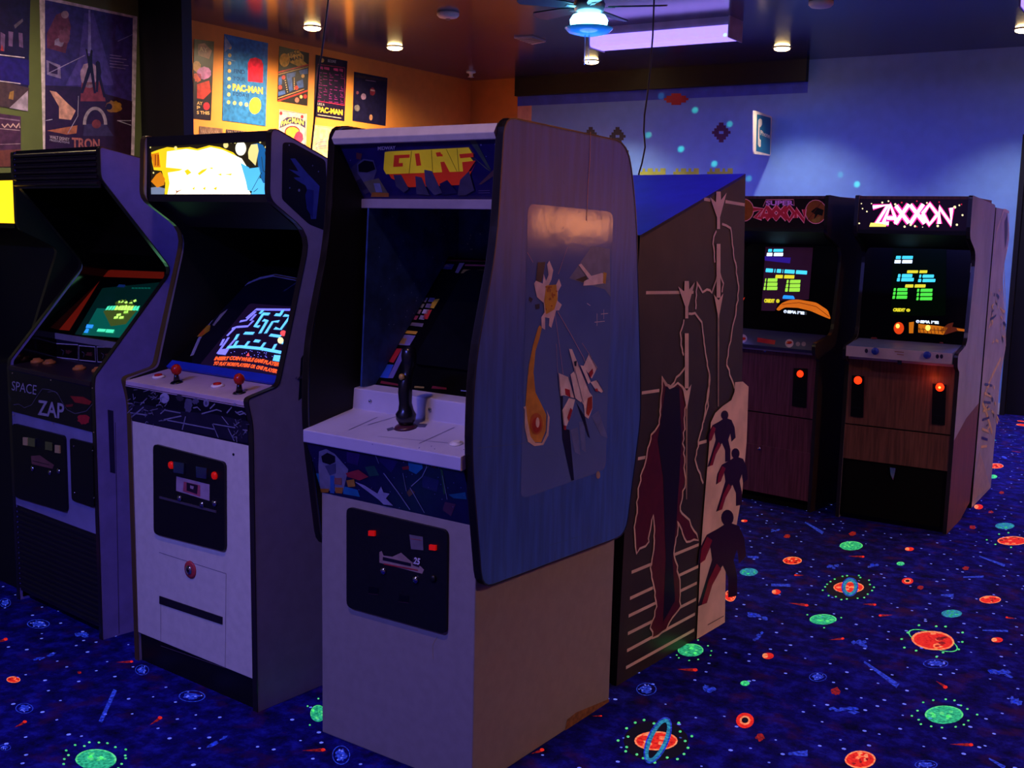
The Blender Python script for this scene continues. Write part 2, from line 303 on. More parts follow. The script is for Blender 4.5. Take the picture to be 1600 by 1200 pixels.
S(fb.build('floor', fr=RF))
# ------------------------------------------------------------------ posters
PO = side(RF, UO); PG = side(RF, UG)
pc = {}
def P(c, **k):
    if c not in pc: pc[c] = M('print_'+c, c, .35, noise=.28, scale=26, **k)
    return pc[c]
def poster(pl, quad, base, label, group='posters on the orange wall'):
    b = MB(); b.prism(pl, pl.pxs(quad), .002, .004, P(base)); b.pl = pl; b.lab = label; b.grp = group
    return b
def pend(b): return tag(b.build('poster', fr=RF), b.lab, 'poster', b.grp)
# big framed-looking film poster on the green wall: generic light-beam artwork
b = poster(PG, [(61, 0-7), (214, 26), (209, 254), (67, 240)], 'd8c8d8', 'large white-bordered film poster with two dark figures in a light beam', 'posters on the green wall')
c = crop(60, 0, 4.8); L0 = 9
b.ppoly(PG, c([(45, 0), (705, 135), (690, 1185), (48, 1140)]), P('382a7c'), L0)
b.ppoly(PG, c([(340, 100), (410, 100), (520, 480), (560, 640), (200, 640), (300, 440)]), P('5040a0'), L0+1); b.ppoly(PG, c([(372, 75), (386, 75), (392, 400), (366, 400)]), P('8a80d0'), L0+2)
b.ppoly(PG, c([(60, 250), (130, 110), (210, 80), (240, 200), (200, 400), (60, 360)]), P('6a3050'), L0+1); b.pdisc(PG, 60+195/4.8, 23, 6, 6, P('a08098'), L0+2); b.pdisc(PG, 60+190/4.8, 57, 9, 12, P('7a4868'), L0+3, jag=.2); b.pdisc(PG, 60+150/4.8, 66, 8, 7, P('9080b0'), L0+2, jag=.2)
b.ppoly(PG, c([(55, 450), (160, 490), (165, 590), (60, 560)]), P('8878b0'), L0+1); b.ppoly(PG, c([(75, 470), (140, 505), (140, 560), (75, 545)]), P('301848'), L0+2); b.pstroke(PG, c([(60, 555), (345, 415)]), 1.2, P('a090c8'), L0+3)
b.pdisc(PG, 60+375/4.8, 560/4.8, 14, 20, P('b090b8'), L0+2, jag=.1); b.ppoly(PG, c([(320, 620), (470, 610), (500, 760), (310, 760)]), P('8a3a40'), L0+2)
b.ppoly(PG, c([(348, 365), (362, 372), (368, 420), (380, 420), (388, 372), (402, 380), (398, 450), (404, 500), (428, 700), (410, 700), (386, 545), (330, 700), (308, 700), (368, 500), (362, 440)]), P('18102c'), L0+4); b.ppoly(PG, c([(424, 470), (440, 455), (456, 470), (466, 540), (462, 570), (500, 730), (482, 730), (448, 600), (440, 690), (426, 690), (428, 540)]), P('18102c'), L0+5)
b.ppoly(PG, c([(48, 640), (300, 650), (700, 760), (690, 1190), (48, 1140)]), P('2a1430'), L0+1); b.ppoly(PG, c([(80, 680), (130, 690), (220, 780), (275, 830), (240, 900), (150, 890), (150, 800)]), P('d8a090'), L0+3); b.ppoly(PG, c([(60, 980), (290, 940), (280, 1000), (210, 1010)]), P('b06840'), L0+2)
b.pring(PG, 60+420/4.8, 935/4.8, 19, 28, 5, P('a898a8'), L0+4, 0, 28, .5, 1.0); b.ppoly(PG, c([(340, 930), (500, 930), (560, 1020), (330, 1020)]), P('3a3058'), L0+3); b.pdisc(PG, 60+430/4.8, 930/4.8, 7, 7, P('803830'), L0+5)
b.pdisc(PG, 60+560/4.8, 800/4.8, 12, 9, P('a07030'), L0+3, jag=.2); b.pdisc(PG, 60+525/4.8, 800/4.8, 5, 5, P('18102c'), L0+4)
for q in ([(585, 905), (690, 905)], [(590, 905), (690, 940)], [(48, 905), (100, 895)], [(215, 1000), (290, 870), (295, 720)]): b.pstroke(PG, c(q), 1.1, P('b0a8c8'), L0+5)
b.ppoly(PG, c([(570, 300), (580, 180), (650, 290)]), P('38389a'), L0+2); b.pstroke(PG, c([(590, 310), (700, 260)]), 1.0, P('8080c8'), L0+3)
for i in range(5): b.pstroke(PG, c([(530, 412+i*22), (620+(i*37) % 60, 424+i*23)]), 1.0, P('8878b8'), L0+3)
b.text(PG, 'WALT DISNEY', *c([(80, 1038), (228, 1058), (80, 1014)]), P('b8a8c0'), L0+4); b.text(PG, 'PRODUCTIONS', *c([(80, 1058), (228, 1078), (80, 1042)]), P('a098b8'), L0+4)
b.text(PG, 'TRON', *c([(245, 1112), (455, 1124), (245, 1030)]), P('b06860'), L0+4, .03)
pend(b)
b = poster(PG, [(-40, -30), (47, -10), (43, 173), (-40, 160)], '1a1440', 'dark blue film poster with curled pale corner, left of the big white-bordered one', 'posters on the green wall'); c = crop(0, 0, 4.8)
b.ppoly(PG, c([(-190, 560), (215, 660), (205, 830), (-190, 770)]), P('4a3838'), L0); b.ppoly(PG, c([(205, 680), (205, 835), (65, 810)]), P('b0a0c0'), L0+2); b.ppoly(PG, c([(-190, 400), (215, 450), (215, 640), (-190, 590)]), P('24187a'), L0+1)
for q in ([(60, 235), (95, 240), (90, 350), (60, 345)], [(135, 245), (165, 250), (170, 360), (140, 350)], [(0, 240), (35, 260), (30, 385), (0, 380)]): b.ppoly(PG, c(q), P('6a5088'), L0+1)
b.ppoly(PG, c([(100, 190), (165, 140), (170, 160), (110, 215)]), P('5a5068'), L0+1); b.ppoly(PG, c([(10, 330), (25, 385), (0, 380)]), P('a83038'), L0+2); b.ppoly(PG, c([(70, 690), (100, 680), (95, 750), (60, 740)]), P('a07838'), L0+2)
b.pstroke(PG, c([(-100, 400), (180, 433)]), 1.6, P('d0c0d8'), L0+2); b.pstroke(PG, c([(-100, 595), (150, 628)]), 1.4, P('d0c0d8'), L0+2); pend(b)
b = poster(PG, [(-40, 172), (32, 182), (32, 260), (-40, 260)], '4a2c48', 'small mauve poster with jagged pale lettering low on the green wall', 'posters on the green wall'); c = crop(0, 0, 4.8)
b.pstroke(PG, c([(-60, 880), (145, 905)]), 2.2, P('8a7090'), L0); b.pstroke(PG, c([(10, 930), (30, 955), (55, 930), (75, 955), (95, 930), (110, 950)]), 2.5, P('d8b8b8'), L0); b.pstroke(PG, c([(115, 960), (140, 925), (145, 960)]), 2.5, P('d8b8b8'), L0+1); b.pstroke(PG, c([(-60, 960), (145, 978)]), 1, P('b098a8'), L0); b.pstroke(PG, c([(-60, 1085), (150, 1078)]), .8, P('b098a8'), L0)
b.ppoly(PG, c([(-60, 1130), (150, 1120), (150, 1250), (-60, 1250)]), P('6a3c30'), L0); pend(b)
# orange wall
b = poster(PO, [(303, 61), (334, 65), (329, 188), (301, 185)], '20141c', 'narrow poster with pink and red cartoon food shapes beside the dark partition'); c = crop(300, 50, 6.857)
b.ppoly(PO, c([(60, 130), (130, 120), (210, 200), (180, 290), (60, 250)]), P('a06050'), L0); b.text(PO, 'AY', *c([(75, 205), (165, 220), (70, 155)]), P('e0b080'), L0+1); b.pdisc(PO, 300+125/6.857, 50+440/6.857, 11, 10, P('c070b0'), L0+1, jag=.05); b.pdisc(PO, 307, 104, 6, 9, P('c08040'), L0, jag=.1); b.ppoly(PO, c([(50, 560), (180, 520), (200, 640), (120, 720), (50, 710)]), P('b83028'), L0); b.pdisc(PO, 308, 121, 6, 7, P('c84838'), L0+1, jag=.2); b.pdisc(PO, 322, 166, 5, 6, P('d02838'), L0+1)
for k, (t, x, y) in enumerate((('AY', 48, 778), ('P', 48, 826), ('S THIS', 48, 880))): b.text(PO, t, *c([(x, y), (x+[60, 34, 135][k], y+6), (x, y-36)]), P('e0b070'), L0+1)
pend(b)
b = poster(PO, [(350, 53), (418.5, 67.5), (414.5, 197), (347, 188)], '2868a8', 'tall blue poster with round cream dots, yellow lettering and a red shape')
for i in range(8): b.pdisc(PO, 358.6-i*.28, 74.3+i*12.2, 2.7, 3.1, P('c8b070'), L0, n=12)
for i, x in enumerate((366, 375.5, 384.5)): b.pdisc(PO, x, 161+i*1.2, 2.8, 3.2, P('d8c080'), L0, n=12)
b.ppoly(PO, c([(345, 40), (420, 150), (345, 215)]), P('8898b0'), L0+1); b.pstroke(PO, c([(345, 285), (460, 312)]), .9, P('7088b0'), L0)
b.ppoly(PO, c([(595, 330), (620, 285), (680, 272), (740, 300), (760, 350), (755, 545), (595, 530)]), P('c81838'), L0)
b.pdisc(PO, 300+672/6.857, 50+790/6.857, 9.5, 13.2, P('e8b838'), L0, .1)
b.text(PO, 'FIND', *c([(445, 440), (560, 452), (445, 395)]), P('18386a'), L0); b.text(PO, 'YOUR', *c([(440, 518), (565, 532), (440, 474)]), P('18386a'), L0); b.text(PO, 'PAC-MAN', *c([(430, 628), (755, 668), (430, 552)]), P('f0b850'), L0+1, .05); b.text(PO, 'TODAY!', *c([(430, 682), (605, 702), (430, 640)]), P('18386a'), L0); pend(b)
c = crop(425, 60, 7.058)
b = poster(PO, [(436, 72), (482.5, 83), (480, 165), (433, 157.5)], '1c1418', 'black poster with yellow burst lettering above a slanted blue maze')
b.pdisc(PO, 444, 94, 8, 10.5, P('e0a030'), L0); b.ppoly(PO, c([(165, 170), (280, 125), (345, 190), (345, 250), (390, 290), (310, 320), (200, 270)]), P('e8b040'), L0); b.text(PO, 'PAC', *c([(190, 200), (300, 170), (180, 150)]), P('20141c'), L0+1); b.text(PO, 'MAN', *c([(200, 255), (330, 225), (190, 215)]), P('20141c'), L0+1)
b.ppoly(PO, c([(65, 400), (390, 310), (385, 560), (62, 670)]), P('141028'), L0)
for q in ([(70, 430), (105, 420), (105, 510), (65, 515)], [(155, 390), (260, 370), (250, 420), (215, 430), (225, 570), (190, 590), (160, 440)], [(265, 480), (335, 450), (345, 540), (280, 550)], [(65, 590), (135, 570), (145, 610), (65, 635)], [(290, 360), (390, 330), (390, 390), (310, 400)]): b.ppoly(PO, c(q), P('3858a0'), L0+1)
for q in ([(62, 375), (395, 290)], [(62, 690), (390, 575)]): b.pstroke(PO, c(q), 2.4, P('c03028'), L0+2)
for q in ([(62, 400), (395, 312)], [(62, 660), (350, 560)]): b.pstroke(PO, c(q), 1.2, P('c89050'), L0+2)
for x, y, r, k in ((122, 430, 3, 'c83838'), (335, 415, 2.6, 'c09050'), (85, 540, 3, 'c83838'), (265, 545, 3, 'b83028'), (270, 680, 3.4, 'c86858'), (315, 645, 2.4, 'd0a060'), (360, 640, 3, 'a02828')): b.pdisc(PO, 425+x/7.058, 60+y/7.058, r, r*1.2, P(k), L0+3, n=12)
for i in range(7): b.pdisc(PO, 425+(135+i*5)/7.058, 60+(440+i*25)/7.058, .9, .9, P('d8b078'), L0+3, n=6); b.pdisc(PO, 425+240/7.058, 60+(440+i*20)/7.058, .9, .9, P('d8b078'), L0+3, n=6)
pend(b)
b = poster(PO, [(493, 85.5), (542.5, 95.5), (537.5, 189), (490, 182)], '180c28', 'dark purple poster with a magenta line maze and yellow lettering at its foot')
b.text(PO, 'SCORE', *c([(610, 262), (700, 272), (612, 232)]), P('b0b0c0'), L0); b.pdisc(PO, 425+550/7.058, 94.5, 3, 3.4, P('d8b050'), L0, n=12)
for x, w in ((520, 38), (570, 58), (675, 50), (738, 40)): b.ppoly(PO, c([(x, 308+(x-520)*.12), (x+w, 308+(x+w-520)*.12), (x+w, 340+(x+w-520)*.12), (x, 332+(x-520)*.12)]), P('c03878'), L0)
random.seed(3)
for r in range(10):
    for k in range(5):
        if random.random() < .85:
            x = 505+k*60+random.uniform(-8, 8); y = 375+r*34+(x-505)*.13; m_ = P('8a2478')
            if random.random() < .6: b.pstroke(PO, c([(x, y), (x+random.uniform(25, 48), y+5)]), .9, m_, L0)
            else: b.pstroke(PO, c([(x+12, y-12), (x+12, y+14), (x+34, y+17)]), .9, m_, L0)
b.pstroke(PO, c([(500, 285), (800, 325)]), .9, P('b02858'), L0); b.pstroke(PO, c([(500, 690), (795, 738)]), 1.2, P('c02848'), L0); b.pstroke(PO, c([(498, 290), (488, 690)]), .7, P('8a2478'), L0); b.pstroke(PO, c([(800, 325), (795, 738)]), .7, P('b02858'), L0)
b.text(PO, 'LIKE A', *c([(500, 735), (575, 745), (500, 708)]), P('b0a0a0'), L0); b.text(PO, 'PAC-MAN', *c([(500, 812), (775, 850), (500, 748)]), P('f0b838'), L0, .05); b.pstroke(PO, c([(500, 842), (760, 880)]), 1.2, P('d0b090'), L0); pend(b)
c = crop(540, 100, 10.91)
b = poster(PO, [(553, 112), (605, 122), (602, 196.5), (550.5, 188.5)], '181434', 'dark navy poster with a few dim rounded shapes, farthest along the orange wall')
b.pstroke(PO, c([(160, 200), (690, 285)]), 4, P('3c2c30'), L0); b.pstroke(PO, c([(330, 275), (510, 300)]), 1.2, P('8a6888'), L0+1)
for x, y, rx, ry, k in ((452, 470, 4.2, 6.5, '6a2030'), (300, 555, 4, 5, '907090'), (195, 490, 2, 2.6, '784050'), (190, 750, 4.4, 5, '706868')): b.pdisc(PO, 540+x/10.91, 100+y/10.91, rx, ry, P(k), L0+1, jag=.06)
b.pdisc(PO, 540+425/10.91, 183.5, 2.6, 4.6, P('a87858'), L0+1); b.ppoly(PO, c([(420, 430), (495, 445), (490, 470), (415, 455)]), P('a88088'), L0+2); pend(b)
c = crop(425, 60, 7.058)
b = poster(PO, [(436, 171), (479, 178), (477, 262), (433, 255)], 'e8b0a8', 'pink playing-card style poster with an arched banner of yellow letters')
b.pstroke(PO, c([(80, 795), (365, 832), (360, 1250)]), .8, P('7a3040'), L0); b.pdisc(PO, 438.5, 177, 2.4, 3, P('a82838'), L0, n=10); b.pdisc(PO, 471.5, 182.5, 2.4, 3, P('c82838'), L0, n=10)
b.ppoly(PO, c([(80, 990), (95, 920), (160, 870), (240, 868), (330, 890), (365, 920), (360, 990), (300, 950), (200, 940), (130, 970)]), P('3a3058'), L0)
b.text(PO, 'PAC', *c([(95, 970), (205, 932), (95, 915)]), P('f0d060'), L0+1, .04); b.text(PO, 'MAN', *c([(215, 925), (345, 958), (215, 868)]), P('f0d060'), L0+1, .04)
b.pdisc(PO, 425+220/7.058, 60+1030/7.058, 12, 9.5, P('7a2038'), L0+1); b.pdisc(PO, 425+220/7.058, 60+1038/7.058, 10.6, 8.6, P('f0b040'), L0+2); b.pdisc(PO, 425+290/7.058, 60+1090/7.058, 7, 9, P('e03858'), L0+3, jag=.08); pend(b)
b = poster(PO, [(491.5, 195.5), (600, 208), (598, 262), (486, 250)], 'f0c088', 'cream poster with a faint striped patch, partly behind the nearest cabinet top')
b.pstroke(PO, c([(500, 968), (650, 990)]), .9, P('c07850'), L0)
for i in range(5): b.pstroke(PO, c([(470+i*2, 1150+i*22), (520, 1122+i*22), (600, 1112+i*24)]), 1.6, P('8a6a90' if i % 2 else 'b88890'), L0)
pend(b)
for qd, lb in (([(311.5, 197), (347.5, 201), (346, 250), (309, 248)], 'grey-brown printed sheet, left of two low on the orange wall behind the lit marquee'), ([(353, 202), (388.5, 206), (387, 250), (351, 248)], 'dark printed sheet, right of two low on the orange wall behind the lit marquee')):
    b = poster(PO, qd, '7a5a4a' if qd[0][0] < 330 else '3a2c34', lb); random.seed(5)
    for i in range(9): x = qd[0][0]+2+i*3.6; y = 201+i*.5+random.uniform(0, 3); b.pstroke(PO, [(x, y), (x+random.uniform(-3, 3), y+4), (x+random.uniform(-2, 4), y+9)], .9, P('a08878'), L0)
    pend(b)
# ------------------------------------------------------------------ vinyl pixel shapes and sign on the blue wall
PB = front(RF, VB)
def pixels(rows, x, y, w, h, m, label, off=0):
    b = MB(); nr, nc = len(rows), len(rows[0])
    for j, r in enumerate(rows):
        for i, ch in enumerate(r):
            if ch == 'X':
                q = [(x-w/2+w*(i+a)/nc, y-h/2+h*(j+d)/nr-(i-nc/2)*.02) for a, d in ((0, 0), (1, 0), (1, 1), (0, 1))]; b.prism(PB, PB.pxs(q), off, off+.002, m)
    return tag(b.build('wall_decal', fr=RF), label, 'decal', 'pixel shapes on the blue wall')
dia = ['...XXXX...', '.XXXXXXXX.', 'XXXXXXXXXX', '.XXXXXXXX.', '...XXXX...']; dia2 = ['...XX...', '..XXXX..', '.XXXXXX.', 'XXX..XXX', '.XXXXXX.', '..XXXX..', '...XX...']
pixels(dia, 1057, 155, 38, 18, M('vinyl_red', 'b01838', .4), 'red stepped pixel shape high on the blue wall', .0045); pixels(dia2, 1127, 207, 29, 31, M('vinyl_purple', '4a1c50', .4), 'purple stepped pixel diamond left of the phone sign')
pixels(dia2, 965, 213, 25, 29, M('vinyl_navy', '14143c', .4), 'dark navy pixel diamond just above the nearest cabinet, nearer the cable'); pixels(dia2, 923, 213, 25, 29, M('vinyl_navy', '14143c', .4), 'dark navy pixel diamond mostly hidden behind the nearest cabinet top')
gate = ['.X.XX.X.XX', 'XXXXXXXXXX', 'XXXXXXXXXX', 'XXXX..XXXX', 'XXX....XXX']
for x, n_ in ((1020, 'left'), (1072, 'middle'), (1125, 'right')): pixels(gate, x, 276, 40, 26, M('vinyl_lime', 'a8b048', .4), 'lime pixel block on the blue wall, %s of the three above the sloped blue top' % n_)
us = PB.px(1206, 212)[0]; PS = side(RF, us); q = [(1178, 172), (1206, 182), (1204.5, 243.5), (1178, 240.5)]
m_sgw = M('sign_white', 'f0d8cc', .4); m_sgb = M('sign_teal', '206890', .4)
root = thing('phone_sign', RF, 'teal and white phone sign projecting from the blue wall', 'sign')
b = MB(); pts = PS.pxs(q); vm = max(p[0] for p in pts); pts = [(min(p[0], VB-.005), p[1]) for p in pts]; b.prism(PS, rounded(pts, .03), -.012, 0, m_sgw)
c = crop(1150, 160, 9.225); b.ppoly(PS, c([(302, 170), (500, 222), (490, 752), (288, 700)]), m_sgb, 1); b.build('panel', root)
b = MB(); b.ppoly(PS, rounded(c([(320, 250), (345, 230), (372, 245), (375, 320), (355, 350), (338, 360), (335, 520), (358, 545), (355, 640), (330, 645), (312, 600)]), 1.2), m_sgw, 3); b.build('handset_symbol', root)
b = MB(); b.text(PS, 'Phone', *c([(352, 470), (485, 522), (352, 398)]), m_sgw, 3, .02); b.build('lettering', root)
# ------------------------------------------------------------------ ceiling fittings
m_amber = M('amber_lamp_glass', 'fff0c8', .3, emit=22, ecol='ffd890'); m_ring = M('lamp_ring', '8a7868', .35, metal=.6)
def spot(p, energy, col, ang=100, blend=.6, rad=.05, tgt=None):
    l = bpy.data.lights.new('downlight_lamp', 'SPOT'); l.energy = energy; l.color = col; l.spot_size = math.radians(ang); l.spot_blend = blend; l.shadow_soft_size = rad
    o = bpy.data.objects.new('downlight_lamp', l); COL.objects.link(o); o.location = p
    if tgt is not None: o.rotation_euler = (Vector(tgt)-Vector(p)).to_track_quat('-Z', 'Y').to_euler()
    return o
def downlight(x, y, label, energy, col, ang=105, world=None, bl=.6):
    w = on_floor(x, y, CEIL) if world is None else world; fr = Frame(w.x, w.y, RF.yaw, CEIL)
    r = thing('ceiling_downlight', fr, label, 'light', 'recessed ceiling downlights')
    b = MB(); b.lathe((0, 0, 0), (0, 0, -1), [(.085, 0), (.085, .004), (.06, .010)], m_ring); b.build('trim_ring', r)
    b = MB(); b.lathe((0, 0, -.012), (0, 0, -1), [(.07, -.004), (.066, .007), (.045, .016), (.01, .02)], m_amber); b.build('lamp', r)
    spot((w.x, w.y, CEIL-.05), energy, col, ang, bl); return r
AMB = (1.0, .74, .42); WRM = (1.0, .9, .66)
downlight(488, 42, 'amber recessed downlight over the posters, nearer of the two along the orange wall', 380, AMB, 165, bl=1)
downlight(617, 73, 'amber recessed downlight over the orange wall, farther of the two along it', 330, AMB, 165, bl=1)
downlight(924, 95, 'recessed downlight before the blue wall, seen under the ceiling fan', 95, WRM)
downlight(1222, 74, 'recessed downlight before the blue wall near the right end of the dark header', 95, WRM)
downlight(1601, 45, 'recessed downlight cut by the right edge of the photo', 95, WRM)
m_cyan = M('cyan_lamp_globe', 'd0ffff', .3, emit=11, ecol='88e8ff'); m_glass = M('cyan_glass_rim', '40b8d8', .15, emit=.2, ecol='1080c0'); m_fan = M('fan_metal', '8898a8', .3, metal=.7); m_blade = M('fan_blade', '283848', .35)
w = on_floor(920, 36, 2.80); FF = Frame(w.x, w.y, RF.yaw, 2.80)
fan = thing('ceiling_fan', FF, 'ceiling fan with a glowing cyan-white lamp and two pull chains', 'fan')
b = MB(); b.lathe((0, 0, .28), (0, 0, 1), [(.015, -.14), (.015, .03), (.05, .05), (.06, .07)], m_fan); b.build('downrod', fan)
b = MB(); b.lathe((0, 0, .05), (0, 0, 1), [(.05, .0), (.09, .02), (.1, .06), (.08, .1), (.03, .12)], m_fan); b.build('motor_housing', fan)
for k in range(5):
    b = MB(); a = math.radians(72*k+20); R_ = Matrix.Rotation(a, 4, 'Z') @ Matrix.Rotation(math.radians(12), 4, 'X')
    pts = [(.12, -.03), (.2, -.05), (.44, -.062), (.475, -.03), (.475, .03), (.44, .062), (.2, .05), (.12, .03)]
    T = Matrix.Translation((0, 0, .095)) @ R_
    lo = [T @ Vector((x, y, -.004)) for x, y in pts]; hi = [T @ Vector((x, y, .004)) for x, y in pts]; n = len(pts)
    b.add(lo+hi, [tuple(range(n-1, -1, -1)), tuple(range(n, 2*n))]+[(i, (i+1) % n, n+(i+1) % n, n+i) for i in range(n)], m_blade)
    lo = [T @ Vector((x, y, z)) for x, y in ((.07, -.015), (.16, -.015), (.16, .015), (.07, .015)) for z in (-.008, -.004)]
    b.add(lo, [(0, 2, 4, 6), (1, 3, 5, 7), (0, 1, 3, 2), (2, 3, 5, 4), (4, 5, 7, 6), (6, 7, 1, 0)], m_fan); b.build('blade', fan)
b = MB(); b.lathe((0, 0, 0), (0, 0, 1), [(.03, -.062), (.075, -.05), (.112, -.015), (.118, .015), (.1, .045), (.05, .05)], m_cyan, 28); b.build('lamp_globe', fan)
b = MB(); b.lathe((0, 0, -.03), (0, 0, 1), [(.05, -.045), (.12, -.03), (.148, -.005), (.15, .0), (.118, -.02), (.05, -.035)], m_glass, 28); b.build('glass_skirt', fan)
for dx in (-.012, .016):
    b = MB(); b.tube([(dx, -.02, -.07), (dx, -.02, -.15), (dx, -.02, -.235)], .0022, m_fan, 6); b.lathe((dx, -.02, -.25), (0, 0, 1), [(.002, 0), (.006, .006), (.004, .018)], m_fan, 8); b.build('pull_chain', fan)
def point(p, e, col, r=.1):
    l = bpy.data.lights.new('lamp_glow', 'POINT'); l.energy = e; l.color = col; l.shadow_soft_size = r; o = bpy.data.objects.new('lamp_glow', l); COL.objects.link(o); o.location = p; return o
point(FF.w(0, 0, -.25), 9, (.12, .2, 1.0), .12)
# blacklight troffers
m_uv = M('blacklight_tube', 'd8b0ff', .3, emit=1.9, ecol='9880ff'); m_fix = M('fixture_white', 'b0a8c8', .5)
def area(p, sx, sy, e, col, rz=0, tgt=None):
    l = bpy.data.lights.new('blacklight_glow', 'AREA'); l.shape = 'RECTANGLE'; l.size = sx; l.size_y = sy; l.energy = e; l.color = col
    o = bpy.data.objects.new('blacklight_glow', l); COL.objects.link(o); o.location = p; o.rotation_euler = (0, 0, rz)
    if tgt is not None: o.rotation_euler = (Vector(tgt)-Vector(p)).to_track_quat('-Z', 'Y').to_euler()
    return o
UV = (.15, .16, 1.0)
def fixture(fr, label, energy, n=1.2):
    r = thing('blacklight_fixture', fr, label, 'light', 'blacklight ceiling fixtures')
    b = MB(); b.box((-n, .02, .07), (0, .24, .13), m_fix); b.build('housing', r)
    b = MB(); b.prism(side(fr, 0), rounded([(0, -.02), (.26, -.02), (.26, .07), (0, .07)], .03), -n+.012, -.012, m_uv); b.build('lens', r)
    for u in (-n, -.012): b = MB(); b.box((u, -.006, -.028), (u+.012, .266, .13), m_fix); b.build('end_cap', r)
    area(fr.w(-n/2, .13, -.06), n, .24, energy, UV, fr.yaw)
w = on_floor(1140, 50, 3.03); fixture(Frame(w.x, w.y, RF.yaw, 3.02), 'violet blacklight tube fixture on the ceiling beside the fan', 55)
w = on_floor(1592, 1, 3.03); fixture(Frame(w.x+.848*1.2, w.y-.531*1.2, RF.yaw, 3.02), 'violet blacklight fixture cut by the top right corner of the photo', 55)
w = on_floor(700, 20, CEIL); fr = Frame(w.x, w.y, 0, CEIL); r = thing('smoke_detector', fr, 'round white smoke detector on the brown-lit ceiling', 'smoke detector')
b = MB(); b.lathe((0, 0, 0), (0, 0, -1), [(.085, 0), (.085, .02), (.07, .035), (.02, .045)], m_white); b.build('body', r); b = MB(); b.lathe((0, 0, -.045), (0, 0, -1), [(.02, -.003), (.018, .006)], m_ring); b.build('sensor_cap', r)
w = on_floor(1283, 3, CEIL); fr = Frame(w.x, w.y, 0, CEIL); b = MB(); b.lathe((0, 0, 0), (0, 0, -1), [(.085, 0), (.085, .02), (.07, .035), (.02, .045)], m_white); tag(b.build('smoke_detector', fr=fr), 'pale disc detector at the very top of the photo on the dark ceiling', 'smoke detector')
w = on_floor(736, 112, CEIL); fr = Frame(w.x, w.y, 0, CEIL); b = MB(); b.lathe((0, 0, 0), (0, 0, -1), [(.05, 0), (.05, .012), (.02, .02), (.02, .05), (.035, .055), (.01, .06)], m_white, 14); tag(b.build('sprinkler_head', fr=fr), 'small white sprinkler head on the ceiling near the orange corner', 'sprinkler')
PC = Plane(RF, (0, 0, CEIL), (1, 0, 0), (0, -1, 0)); m_vent = M('vent_white', 'c8b8b0', .5)
r = thing('ceiling_vent', RF, 'white louvred ceiling vent left of the fan', 'vent'); b = MB(); vp = [(803, 57), (832, 56), (853, 63), (832, 67)]; b.prism(PC, PC.pxs(vp), 0, .015, m_vent); b.build('frame', r)
b = MB()
for i in range(6): t = (i+.7)/7; b.pstroke(PC, [(803+29*t, 57+10*t), (832+21*t, 56+7*t)], .8, M('vent_slot', '5a5048', .6), 32)
b.build('slats', r)
W5 = front(WF, 4.9)
def cable(y, pix, label):
    pl = front(WF, y); pts = [(p[0], y, p[1]) for p in pl.pxs(pix)]; pts[0] = (pts[0][0], y, CEIL); b = MB(); b.tube(pts, .004, m_black, 8); return tag(b.build('hanging_cable', fr=WF), label, 'cable', 'cables hanging from the ceiling')
cable(4.6, [(530, -118), (513, 0), (508, 40), (502, 88), (498, 112), (495, 150), (491, 190), (487, 228), (482, 300), (480, 420), (478, 560)], 'black cable hanging from the ceiling in front of the posters')
cable(5.3, [(1027, -70), (1022, 0), (1020, 55), (1016, 105), (1012, 145), (1007, 180), (1006, 205), (1008, 230), (1003, 255), (998, 272), (1000, 330), (1002, 450)], 'black cable hanging from the ceiling against the blue wall')
# extra out-of-view ceiling lamps, added to light the visible faces
def near(u, v, e, col, lab, ang=168): downlight(0, 0, lab, e, col, ang, RF.w(u, v, CEIL), 1)
# ================================================================== nearest cabinet (blue sides)
m_gbase = M('tan_base_laminate', '948a86', .5, noise=.05, scale=30); m_cream = M('cream_laminate', 'd8cfc0', .5, noise=.05, scale=30); m_gblue = M('blue_side_paint', '3c62c0', .34, noise=.18, scale=9, spec=.6, stretch=(5, 5, .5), bump=.15); m_gart = M('side_art_blue', '6078c4', .13, bump=.35, noise=.06, scale=6, spec=.6)
m_tm = M('t_moulding', '221c18', .28, spec=.7); m_alu = M('brushed_aluminium', 'c8c0d0', .38, metal=.55, stretch=(1, 40, 40)); m_chip = M('bare_chipboard', '8a5830', .8, noise=.3, scale=60)
m_silver = M('silver_strip', '9890a0', .4, metal=.3); m_panel = M('panel_white_paint', 'bcb8cc', .42, noise=.05); m_door = M('coin_door_black', '0c0a10', .45, noise=.3, scale=80); m_chrome = M('chrome', 'c8c8d0', .15, metal=1)
m_redl = M('red_reject_button', 'c81810', .3, emit=.25, ecol='ff1808'); m_shroud = M('starfield_shroud', '28407a', .5, noise=.35, scale=20)
PCX = pc
def art(c): return M('art_'+c, c, .3, noise=.14, scale=30)
G = Frame(-.56, 3.194, -.6207); GW = .5816
g = thing('arcade_cabinet', G, 'nearest upright arcade cabinet, blue side with spaceship art over a cream base', 'arcade cabinet', 'upright arcade cabinets')
b = MB(); b.box((0, 0, 0), (GW, .74, .92), m_gbase)
pr = side(G, GW); b.ppoly(pr, [(951, 1092), (951, 1099), (882, 1143), (886, 1124), (900, 1113)], m_chip, 2); b.build('base', g, bevel=.003)
prof = rounded([(.058, 1.832), (.70, 1.812), (.765, 1.60), (.826, 1.139), (.845, .949), (.775, .565), (.0, .585), (-.058, .96), (-.05, 1.2), (.035, 1.50)], [.05, .08, .1, .1, .05, .06, .05, .1, .1, .1])
m_in = M('inner_black', '060507', .6)
